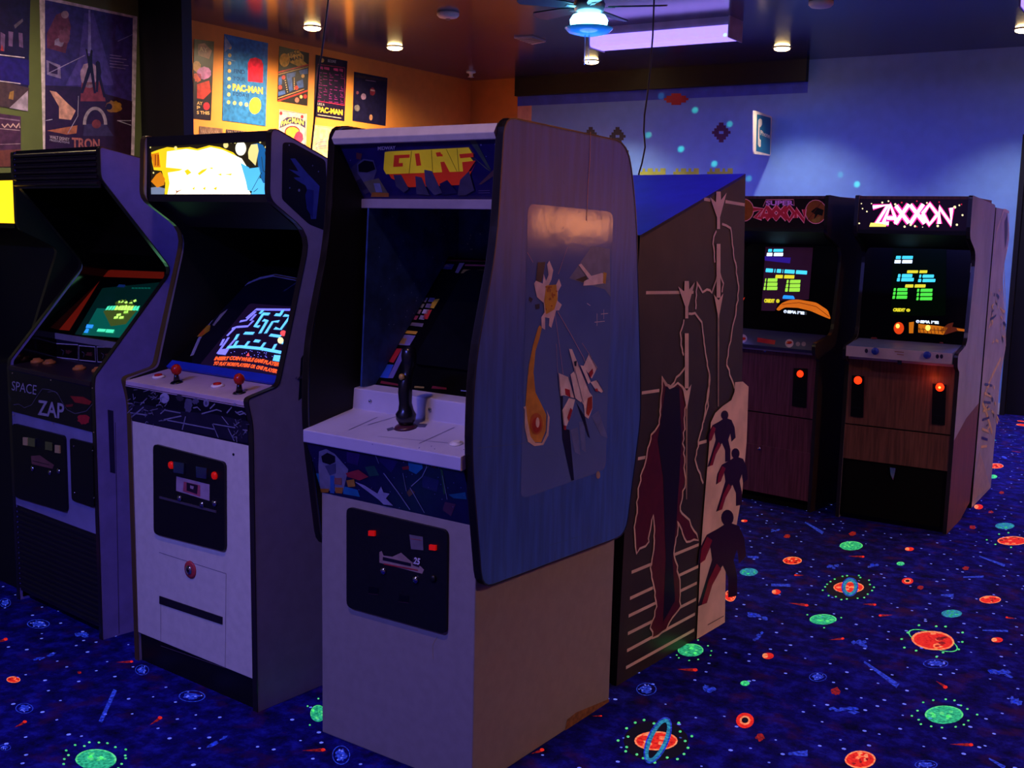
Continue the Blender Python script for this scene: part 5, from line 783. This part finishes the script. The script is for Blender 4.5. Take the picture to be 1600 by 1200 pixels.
FX = front(X, .004); b = MB(); b.prism(FX, [(.022, 1.575), (XW-.022, 1.575), (XW-.022, 1.742), (.022, 1.742)], -.006, 0, M('marquee_wood_frame', '2c1820', .5)); b.build('marquee_frame', x_)
c = crop(1310, 290, 4.444); b = MB(); g_zd = glow('zax_dark', '1a0614', .25); g_zw = glow('zax_white', 'fff0fc', 2.6); g_zp = glow('zax_pink', 'ff2890', 1.6); g_zr = glow('zax_red', 'c82038', .9); g_zy = glow('zax_yellow', 'ffe060', 1.6); g_zs = glow('zax_star', 'fff0b0', 1.2)
b.ppoly(FX, c([(125, 88), (905, 82), (900, 312), (128, 300)]), g_zd, 1)
ZL = [('Z', [(240, 150), (345, 135), (268, 258), (350, 262)]), ('A', [(312, 262), (362, 135), (408, 262)]), ('a', [(340, 225), (395, 225)]), ('X', [(400, 140), (490, 260)]), ('x', [(490, 130), (395, 265)]), ('X', [(500, 135), (600, 262)]), ('x', [(590, 130), (500, 262)])]
for m_, w_, ly in ((g_zp, 9.5, 2), (g_zw, 5.2, 4)):
    for _, q in ZL: b.pstroke(FX, c(q), w_, m_, ly); ly += .3
    b.pstroke(FX, c([(585, 195), (635, 130), (690, 200), (632, 270), (585, 195)]), w_, m_, ly, False); b.pstroke(FX, c([(700, 265), (700, 150), (785, 270), (785, 155)]), w_, m_, ly+.3)
b.ppoly(FX, c([(225, 258), (335, 262), (330, 285), (215, 285)]), g_zy, 4)
random.seed(12)
for x, y, r in ((160, 125, 1), (168, 160, 1.2), (198, 180, 1.3), (230, 125, 1), (305, 118, 1.6), (348, 108, 1.4), (395, 130, 1.8), (510, 130, 1.6), (615, 120, 1.4), (808, 150, 2.4), (840, 137, 1.4), (862, 205, 1.6), (823, 272, 1.8), (690, 280, 2), (460, 285, 1.8), (502, 272, 2), (532, 282, 1.8), (145, 262, 1.3), (585, 288, .8)): b.pdisc(FX, 1310+x/4.444, 290+y/4.444, r, r, g_zs, 2, n=8)
for x, y, r in ((440, 118, 1.4), (545, 108, 1.2), (855, 130, 1.2), (545, 285, 1.3), (700, 115, 1.2), (280, 130, 1)): b.pdisc(FX, 1310+x/4.444, 290+y/4.444, r, r, g_zr, 2, n=8)
b.build('marquee', x_)
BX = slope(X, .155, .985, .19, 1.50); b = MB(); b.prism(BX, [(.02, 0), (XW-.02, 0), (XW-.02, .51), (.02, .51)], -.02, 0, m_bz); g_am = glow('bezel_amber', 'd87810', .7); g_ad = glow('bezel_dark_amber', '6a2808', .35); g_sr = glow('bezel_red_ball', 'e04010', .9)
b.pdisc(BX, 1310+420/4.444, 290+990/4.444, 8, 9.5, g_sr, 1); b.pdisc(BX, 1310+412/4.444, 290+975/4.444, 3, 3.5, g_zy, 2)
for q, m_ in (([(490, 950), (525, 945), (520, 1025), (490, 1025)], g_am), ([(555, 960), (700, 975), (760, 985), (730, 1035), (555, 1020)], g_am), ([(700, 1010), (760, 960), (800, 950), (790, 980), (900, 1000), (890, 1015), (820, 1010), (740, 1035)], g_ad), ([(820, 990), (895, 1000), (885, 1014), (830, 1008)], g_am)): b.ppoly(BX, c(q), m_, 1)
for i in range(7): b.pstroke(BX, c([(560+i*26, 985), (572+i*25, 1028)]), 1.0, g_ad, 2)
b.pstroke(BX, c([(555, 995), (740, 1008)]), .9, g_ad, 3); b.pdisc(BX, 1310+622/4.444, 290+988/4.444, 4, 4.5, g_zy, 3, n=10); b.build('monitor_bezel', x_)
k_cy = M('text_cyan', '50d8f0', .4, emit=1.2, ecol='40d0f0', noise=0); k_wh = M('text_white', 'e0f0ff', .4, emit=1.3, ecol='d8e8ff', noise=0); k_ye = M('text_yellow', 'e0d830', .4, emit=1.1, ecol='d8d028', noise=0); k_gn = M('text_green', '60e850', .4, emit=1.1, ecol='48e040', noise=0); k_bl = M('text_blue', '30a0ff', .4, emit=1.1, ecol='2090f0', noise=0); k_ly = M('text_lime', 'a0e848', .4, emit=1.1, ecol='98e040', noise=0)
BXS = slope(X, .155-.003, .985, .19-.003, 1.50); b = MB(); m_cx = M('crt_green_black', '040a06', .1, emit=.03, ecol='104018'); b.ppoly(BXS, rounded(c([(378, 395), (750, 400), (745, 905), (540, 905), (365, 900)]), 4), m_cx, 0)
def words(pl, c, y, x0, x1, h, m, cuts, dy=0.0):
    xs = [x0]+cuts+[x1]
    for i in range(len(xs)-1):
        a, d = xs[i]+(3 if i else 0), xs[i+1]-3; q = c([(a+4, y-h+dy*(a-x0)), (d, y-h+dy*(d-x0)), (d-3, y+dy*(d-x0)), (a, y+dy*(a-x0))]); b.ppoly(pl, rounded(q, 1.0), m, 2)
for a in ((510, 398, 522, 22, k_cy, [438]), (540, 388, 518, 24, k_wh, [438]), (608, 475, 622, 20, k_ye, [558]), (638, 412, 518, 24, k_cy, [436]), (640, 560, 668, 22, k_cy, [580]), (665, 405, 528, 24, k_cy, [432]), (670, 552, 678, 22, k_cy, [580]), (708, 462, 610, 22, k_ye, [525]), (732, 382, 484, 20, k_gn, [404]), (758, 378, 484, 20, k_gn, [402]), (786, 374, 482, 22, k_gn, [398]), (738, 545, 658, 22, k_gn, [566]), (767, 543, 657, 22, k_gn, [564]), (796, 540, 656, 22, k_gn, [562])): words(BXS, c, *a)
b.text(BXS, 'CREDIT', *c([(378, 874), (462, 876), (382, 850)]), k_ye, 3, .08); b.text(BXS, '0', *c([(470, 876), (498, 877), (472, 854)]), k_ye, 3, .08); b.text(BXS, '© SEGA 1982', *c([(538, 954), (697, 962), (540, 932)]), k_wh, 3, .08); b.build('screen', x_)
m_xp = M('panel_blue_grey', '6870a0', .5); m_xs = M('panel_strip_white', 'd0b8c0', .5)
b = MB(); b.prism(SX, [(-.082, .905), (-.085, .962), (.155, .985), (.155, .9), (0, .9)], .025, XW-.025, m_xp); FXP = slope(X, -.083, .905, -.086, .962); b.prism(FXP, [(.025, .0), (XW-.025, .0), (XW-.025, .056), (.025, .056)], -.002, .003, m_xs); cq = crop(1310, 500, 5.4545)
xp = b.build('control_panel', x_, bevel=.003); 
for x in (240, 845, 880): b = MB(); b.pdisc(FXP, 1310+x/5.4545, 500+(262 if x < 500 else 310)/5.4545, 2.6, 3.6, art('302848'), 8, n=10); b.build('printed_symbol', xp)
for q in ([(480, 268), (560, 275)], [(500, 290), (560, 298)]): b = MB(); b.pstroke(FXP, cq(q), 1.4, art('a07060'), 8); b.build('printed_line', xp)
for x, y in ((315, 265), (758, 298)): b = MB(); b.lathe(FXP.p3(*FXP.px(1310+x/5.4545, 500+y/5.4545), .003), FXP.n, [(.020, 0), (.019, .006), (.014, .012), (.006, .014)], M('blue_button', '2840b8', .35), 16); b.build('start_button', x_)
CX = slope(X, -.085, .962, .155, .985)
p = CX.p3(*CX.px(1414, 530)); b = MB(); b.tube([p, p+Vector((0, -.005, .05)), p+Vector((0, -.008, .1))], [.016, .013, .017], m_js, 12); b.build('joystick', x_)
for x, y in ((1366, 529), (1472, 536)): b = MB(); b.lathe(CX.p3(*CX.px(x, y)), CX.n, [(.019, 0), (.018, .006), (.012, .009)], M('dull_red_button', '7a3038', .35), 16); b.build('fire_button', x_)
b = MB(); b.box((.01, -.02, .885), (XW-.01, .0, .897), m_xs); b.build('door_top_rail', x_); FXD = front(X, -.022); b = MB(); b.prism(FXD, FXD.pxs(cq([(508, 332), (545, 336), (542, 380), (506, 374)])), 0, .012, m_chrome); b.build('latch', x_)
FXF = front(X, 0); m_lr = M('coin_light_red', 'ff3810', .3, emit=3.0, ecol='ff2808'); m_lr2 = M('coin_light_hot', 'ffb060', .3, emit=7.0, ecol='ff8030')
def coinslot(root, pl, q, lx, ly, hot, r=.022):
    b = MB(); b.prism(pl, pl.pxs(q), -.001, .006, m_slot); o = b.build('coin_slot', root, bevel=.002); b = MB(); P0 = pl.p3(*pl.px(lx, ly)); b.lathe(P0+pl.n*.005, pl.n, [(r, 0), (r*.9, .006), (r*.4, .009)], m_lr, 16)
    if hot: b.lathe(P0+pl.n*.012, pl.n, [(r*.45, 0), (r*.2, .003)], m_lr2, 10)
    b.build('reject_light', o)
    b = MB(); x0, y0 = q[3]; x1, y1 = q[2]; b.pstroke(pl, [(x0+3, y0-14), (x1-3, y1-14)], 1.0, art('202028'), 14); b.build('return_slot', o)
coinslot(x_, FXF, cq([(118, 470), (222, 478), (212, 830), (105, 818)]), 1341, 594, 0); coinslot(x_, FXF, cq([(805, 540), (918, 552), (908, 895), (795, 885)]), 1469, 605, 1); point(X.w(.46, -.06, .81), .12, (1, .12, .02), .02)
b = MB(); FK = front(X, .012); b.prism(FK, FK.pxs([(1391, 730), (1400, 731), (1399, 738), (1396, 750), (1392, 741)]), 0, .008, m_chrome); b.build('padlock', x_)
SXo = side(X, XW); b = MB(); random.seed(17)
for i in range(40): v, zz = random.uniform(.05, .6), random.uniform(.55, 1.7); b.stroke(SXo, [(v, zz), (v+random.uniform(-.01, .01), zz-random.uniform(.01, .05))], .006, art('b08070' if i % 2 else 'b8b0c0'), 2)
b.build('scuffs', x_)
# plum cabinet on its left
Sf = Frame(1.218, 6.41, math.radians(-41)); SWd = .62
s = zcab(Sf, SWd, 'plum brown arcade cabinet with an unlit red-lettered marquee and orange glare painted below its screen', m_plum, M('dark_wood_side', '30201c', .4, noise=.2, scale=9), False)
b = MB(); b.box((.02, 0, .06), (SWd-.02, .02, .335), m_plum); b.build('kick_plate', s); b = MB(); b.box((.02, .03, 0), (SWd-.02, .05, .06), m_kick); b.build('plinth', s)
FS = front(Sf, .004); c = crop(1150, 290, 4.442); b = MB(); b.prism(FS, [(.022, 1.575), (SWd-.022, 1.575), (SWd-.022, 1.742), (.022, 1.742)], -.006, 0, art('2c1820')); b.build('marquee_frame', s)
b = MB(); b.prism(FS, [(.03, 1.595), (SWd-.03, 1.595), (SWd-.03, 1.732), (.03, 1.732)], 0, .001, art('28101c')); PK = M('szax_pink', 'e0709a', .4, emit=.22); RDD = M('szax_red', 'b01838', .4, emit=.2)  # unlit marquee print given faint emission in place of light falling on it
b.pdisc(FS, 1150+555/4.442, 290+182/4.442, 17, 19, PK, 3); b.pdisc(FS, 1150+555/4.442, 290+182/4.442, 16, 18, art('d87030'), 4); b.ppoly(FS, c([(520, 180), (560, 150), (610, 170), (600, 210), (570, 200), (540, 240), (550, 200)]), art('282018'), 5); b.ppoly(FS, c([(520, 240), (590, 210), (580, 250), (550, 258)]), art('e0a040'), 5); b.pstroke(FS, c([(495, 245), (600, 110)]), 1.2, art('b04028'), 5)
b.pdisc(FS, 1150+55/4.442, 290+170/4.442, 16, 18, PK, 3); b.pdisc(FS, 1150+55/4.442, 290+170/4.442, 15, 17, art('d87030'), 4)
b.text(FS, 'SUPER', *c([(208, 138), (402, 138), (208, 104)]), M('szax_violet', 'b860c8', .4, emit=.25), 5, .04); b.pstroke(FS, c([(190, 145), (210, 98), (402, 97), (405, 140)]), .9, PK, 5)
for m_, w_, ly in ((PK, 8.5, 3), (RDD, 5.4, 5)):
    for i, q in enumerate(([(120, 165), (185, 165), (135, 222), (180, 224)], [(178, 224), (212, 148), (248, 224)], [(192, 206), (234, 206)], [(215, 150), (290, 235)], [(290, 145), (210, 235)], [(275, 150), (355, 235)], [(350, 145), (270, 235)], [(340, 190), (370, 145), (405, 190), (372, 240), (340, 190)], [(415, 225), (415, 165), (475, 245), (475, 165)])): b.pstroke(FS, c(q), w_, m_, ly+i*.2)
b.build('marquee', s)
BSz = slope(Sf, .155, .985, .19, 1.50); b = MB(); b.prism(BSz, [(.02, 0), (SWd-.02, 0), (SWd-.02, .51), (.02, .51)], -.02, 0, m_bz)
g_glare = glow('painted_glare_arc', 'e07018', .75); b.ppoly(BSz, rounded(c([(280, 860), (320, 815), (370, 795), (430, 790), (560, 812), (640, 865), (662, 930), (600, 905), (520, 870), (430, 848), (340, 845), (300, 870)]), 4), g_glare, 9); b.pstroke(BSz, c([(320, 825), (440, 812), (560, 840), (650, 910)]), .9, glow('glare_arc_line', '8a3808', .4), 10); b.ppoly(BSz, c([(20, 800), (62, 775), (40, 825)]), glow('bezel_red_tip', 'd83010', .6), 2); b.build('monitor_bezel', s)  # emissive arc imitates orange lamp glare on the bezel glass
BSS = slope(Sf, .155-.003, .985, .19-.003, 1.50); b = MB(); b.ppoly(BSS, c([(205, 425), (535, 430), (505, 790), (300, 800), (270, 870), (175, 868)]), M('crt_mauve', '4a2c48', .12, emit=.07, ecol='6a3058'), 0)
b.ppoly(BSS, c([(200, 490), (380, 500), (375, 540), (200, 520)]), glow('crt_violet', '4020c0', .3), 1)
for a in ((460, 222, 332, 20, k_cy, [255]), (490, 212, 332, 24, k_wh, [258]), (600, 205, 498, 26, k_cy, [262, 278, 318, 332, 412], .06), (643, 272, 410, 24, k_ye, [330], .02), (668, 200, 292, 24, k_ly, [215]), (697, 195, 292, 24, k_ly, [212]), (725, 190, 292, 24, k_ly, [210]), (678, 350, 452, 24, k_ly, [370]), (707, 345, 450, 24, k_ly, [368]), (736, 340, 448, 26, k_ly, [365])): words(BSS, c, *a)
b.ppoly(BSS, rounded(c([(330, 760), (400, 765), (410, 788), (322, 785)]), 1.5), k_bl, 3); b.text(BSS, 'CREDIT', *c([(195, 812), (268, 814), (197, 785)]), k_ye, 3, .08); b.text(BSS, '0', *c([(278, 814), (302, 815), (280, 787)]), k_ye, 3, .08); b.text(BSS, '© SEGA 1982', *c([(335, 885), (480, 897), (338, 862)]), k_wh, 22, .08); b.build('screen', s)
Ss = side(Sf, 0); b = MB(); b.prism(Ss, [(-.05, .90), (-.052, .915), (.155, .985), (.155, .9), (0, .9)], .025, SWd-.025, M('panel_dark_blue', '2c2850', .5)); b.build('control_panel', s, bevel=.002); CS = slope(Sf, -.052, .915, .155, .985)
b = MB(); b.ppoly(CS, c([(150, 1055), (275, 1075), (268, 1105), (145, 1085)]), art('b02030'), 1); b.build('printed_label', s)
for x, y, r_, k_ in ((370, 1095, 6.5, 'b890a0'), (48, 1062, 6.5, 'b890a0'), (430, 1100, 3.5, '886878'), (470, 1100, 3.5, '886878')): b = MB(); b.pdisc(CS, 1150+x/4.442, 290+y/4.442, r_, r_, art(k_), 1); b.build('printed_symbol', s)
p = CS.p3(*CS.px(1207, 512)); b = MB(); b.tube([p, p+Vector((0, 0, .06)), p+Vector((0, .002, .14))], [.014, .016, .019], m_ball, 12); b.build('joystick', s)
for x, y, m_ in ((1165, 510, m_ball), (1258, 518, m_ball), (1233, 536, m_ball), (1161, 530, m_ball)): b = MB(); b.lathe(CS.p3(*CS.px(x, y)), CS.n, [(.016, 0), (.015, .006), (.008, .009)], m_, 16); b.build('player_button', s)
b = MB(); b.box((.01, -.02, .885), (SWd-.01, .0, .897), m_xs); b.build('door_top_rail', s); FSF = front(Sf, 0); b = MB(); b.lathe(FSF.p3(*FSF.px(1196, 548)), FSF.n, [(.010, 0), (.009, .006)], m_chrome, 12); b.build('latch', s); FS2 = front(Sf, .0); b = MB(); b.lathe(FS2.p3(*FS2.px(1187, 701)), FS2.n, [(.010, -.002), (.009, .008)], m_chrome, 12); b.build('lock', s)
cs = crop(1180, 500, 10); coinslot(s, FSF, cs([(610, 750), (820, 760), (800, 1370), (580, 1340)]), 1251, 584, 0, .020)
# silver cabinet back to back behind the brown one
o_ = X.w(0, .69); B = Frame(o_.x, o_.y, math.radians(-32.5)); BW_ = XW
k = thing('arcade_cabinet', B, 'pale silver wavy-edged cabinet standing right behind the brown one', 'arcade cabinet', 'upright arcade cabinets'); SB = side(B, BW_)
outl = [(1555, 324), (1574, 328), (1576, 352), (1577, 368), (1572, 396), (1568, 422), (1567, 440), (1569, 480), (1571, 520), (1571, 545), (1565, 578), (1562, 600), (1558, 650), (1553, 700), (1548, 762), (1518, 783)]
pr = SB.pxs(outl); pr = [(max(.0, v), max(0, z_)) for v, z_ in pr]; pr[-1] = (0, .0); pr[0] = (0, pr[0][1]); m_sv = M('pale_silver_paint', 'a89ca8', .4, noise=.15, scale=7)
b = MB(); b.prism(side(B, 0), pr, 0, .02, m_sv); b.build('side_panel', k)
b = MB(); b.prism(side(B, 0), pr, BW_-.02, BW_, m_sv, m_tm); GO = art('e8bc70'); c6 = crop(1500, 280, 3)
b.pstroke(SB, c6([(160, 350), (170, 250), (205, 145), (228, 155), (228, 290), (205, 400), (210, 560), (213, 780), (185, 900)]), 5, art('d0b8a8'), 2)
b.ppoly(SB, c6([(208, 200), (222, 160), (222, 260), (210, 330)]), art('504048'), 2); b.pstroke(SB, c6([(190, 840), (150, 920), (125, 980), (105, 1050), (125, 1100), (150, 1190)]), 6, GO, 3); random.seed(19)
for i in range(46): y = random.uniform(500, 760) if i < 30 else random.uniform(960, 1200); x = random.uniform(140, 205) if i < 30 else random.uniform(125, 170); b.pstroke(SB, c6([(x, y), (x+random.uniform(-14, 14), y+random.uniform(4, 26))]), random.uniform(2, 5), GO if i % 3 else art('383050'), 3+i % 4)
b.ppoly(SB, [(1531, 705), (1547, 760), (1519, 782), (1524, 740)], art('b8a088'), 2)
for i in range(8): y = 600+i*14; b.pstroke(SB, [(1538-i*.8, y), (1550-i*1.2, y+random.uniform(-4, 6))], 3.5, GO if i % 2 else art('3c3868'), 4)
b.build('side_panel', k); mv = max(v for v, z_ in pr)
b = MB(); b.box((.02, .0, .0), (BW_-.02, .5, 1.68), m_in); b.build('body', k)
# ================================================================== light
near(-1.8, 1.2, 55, (1, .55, .4), 'recessed downlight over the near carpet, added out of view'); near(2.3, 8.2, 320, (1, .62, .36), 'recessed downlight by the right wall, added out of view'); near(2.2, 4.2, 330, (1, .6, .46), 'recessed downlight right of the nearest cabinet, added out of view')  # unseen downlights added to warm the fronts, right-hand faces and right wall
near(-5.0, 3.6, 200, AMB, 'recessed downlight before the green wall, added out of view')  # unseen lamp added to brighten the green wall and its posters
for (u, v, e_, n_) in ((-1.9, -.8, 130, 'over the near carpet'), (-.7, 3.6, 9, 'above the side-on black cabinet')): fixture(Frame(*RF.w(u, v)[:2], RF.yaw, 3.02), 'blacklight fixture %s, added out of view' % n_, e_)  # unseen blacklights added to reach the cabinet fronts and the sloped roof
g_of = glow('added_fill_orange', 'ff9858', 10.0); plain_cab(Frame(3.71, 4.88, math.radians(-68.3)), .5, 'dark cabinet with an orange marquee, added out of view to warm right-hand faces', 1.49, 1.64, g_of)  # added cabinet, its marquee throws warm light and a reflection on side panels
# star projector throwing small green laser points on the blue wall
LP = Vector((1.3, 6.5, 3.06)); fr = Frame(LP.x, LP.y, RF.yaw, 3.06); r = thing('laser_star_projector', fr, 'small black star projector on the ceiling before the blue wall, out of the photo', 'projector')
b = MB(); b.box((-.07, -.09, 0), (.07, .09, .09), m_black); b.build('housing', r, bevel=.006); b = MB(); b.lathe((0, .09, .045), (0, 1, 0), [(.03, 0), (.03, .02), (.02, .022)], m_glass, 16); b.build('lens', r)
for x, y, e_ in ((1013, 211, 900), (1064, 233, 1500), (1116, 256, 1300), (1086, 172, 900), (1339, 288, 1300), (1140, 194, 700), (1104, 136, 500), (1033, 150, 500), (1313, 273, 400), (1170, 279, 500)):
    a, z_ = PB.px(x, y); T = RF.w(a, VB, z_); l = spot(LP+(T-LP).normalized()*.16, e_, (.05, 1, .38), 1.0, 1.0, .001, T); l.name = 'laser_point'
W_ = bpy.data.worlds.new('world'); SC.world = W_; W_.use_nodes = True; bg = W_.node_tree.nodes['Background']; bg.inputs[0].default_value = (.56, .34, .85, 1); bg.inputs[1].default_value = .11
vs = SC.view_settings; vs.view_transform = 'Standard'; vs.look = 'None'; vs.exposure = 0; vs.gamma = 1; vs.use_curve_mapping = False
try: SC.cycles.use_denoising = True
except Exception: pass
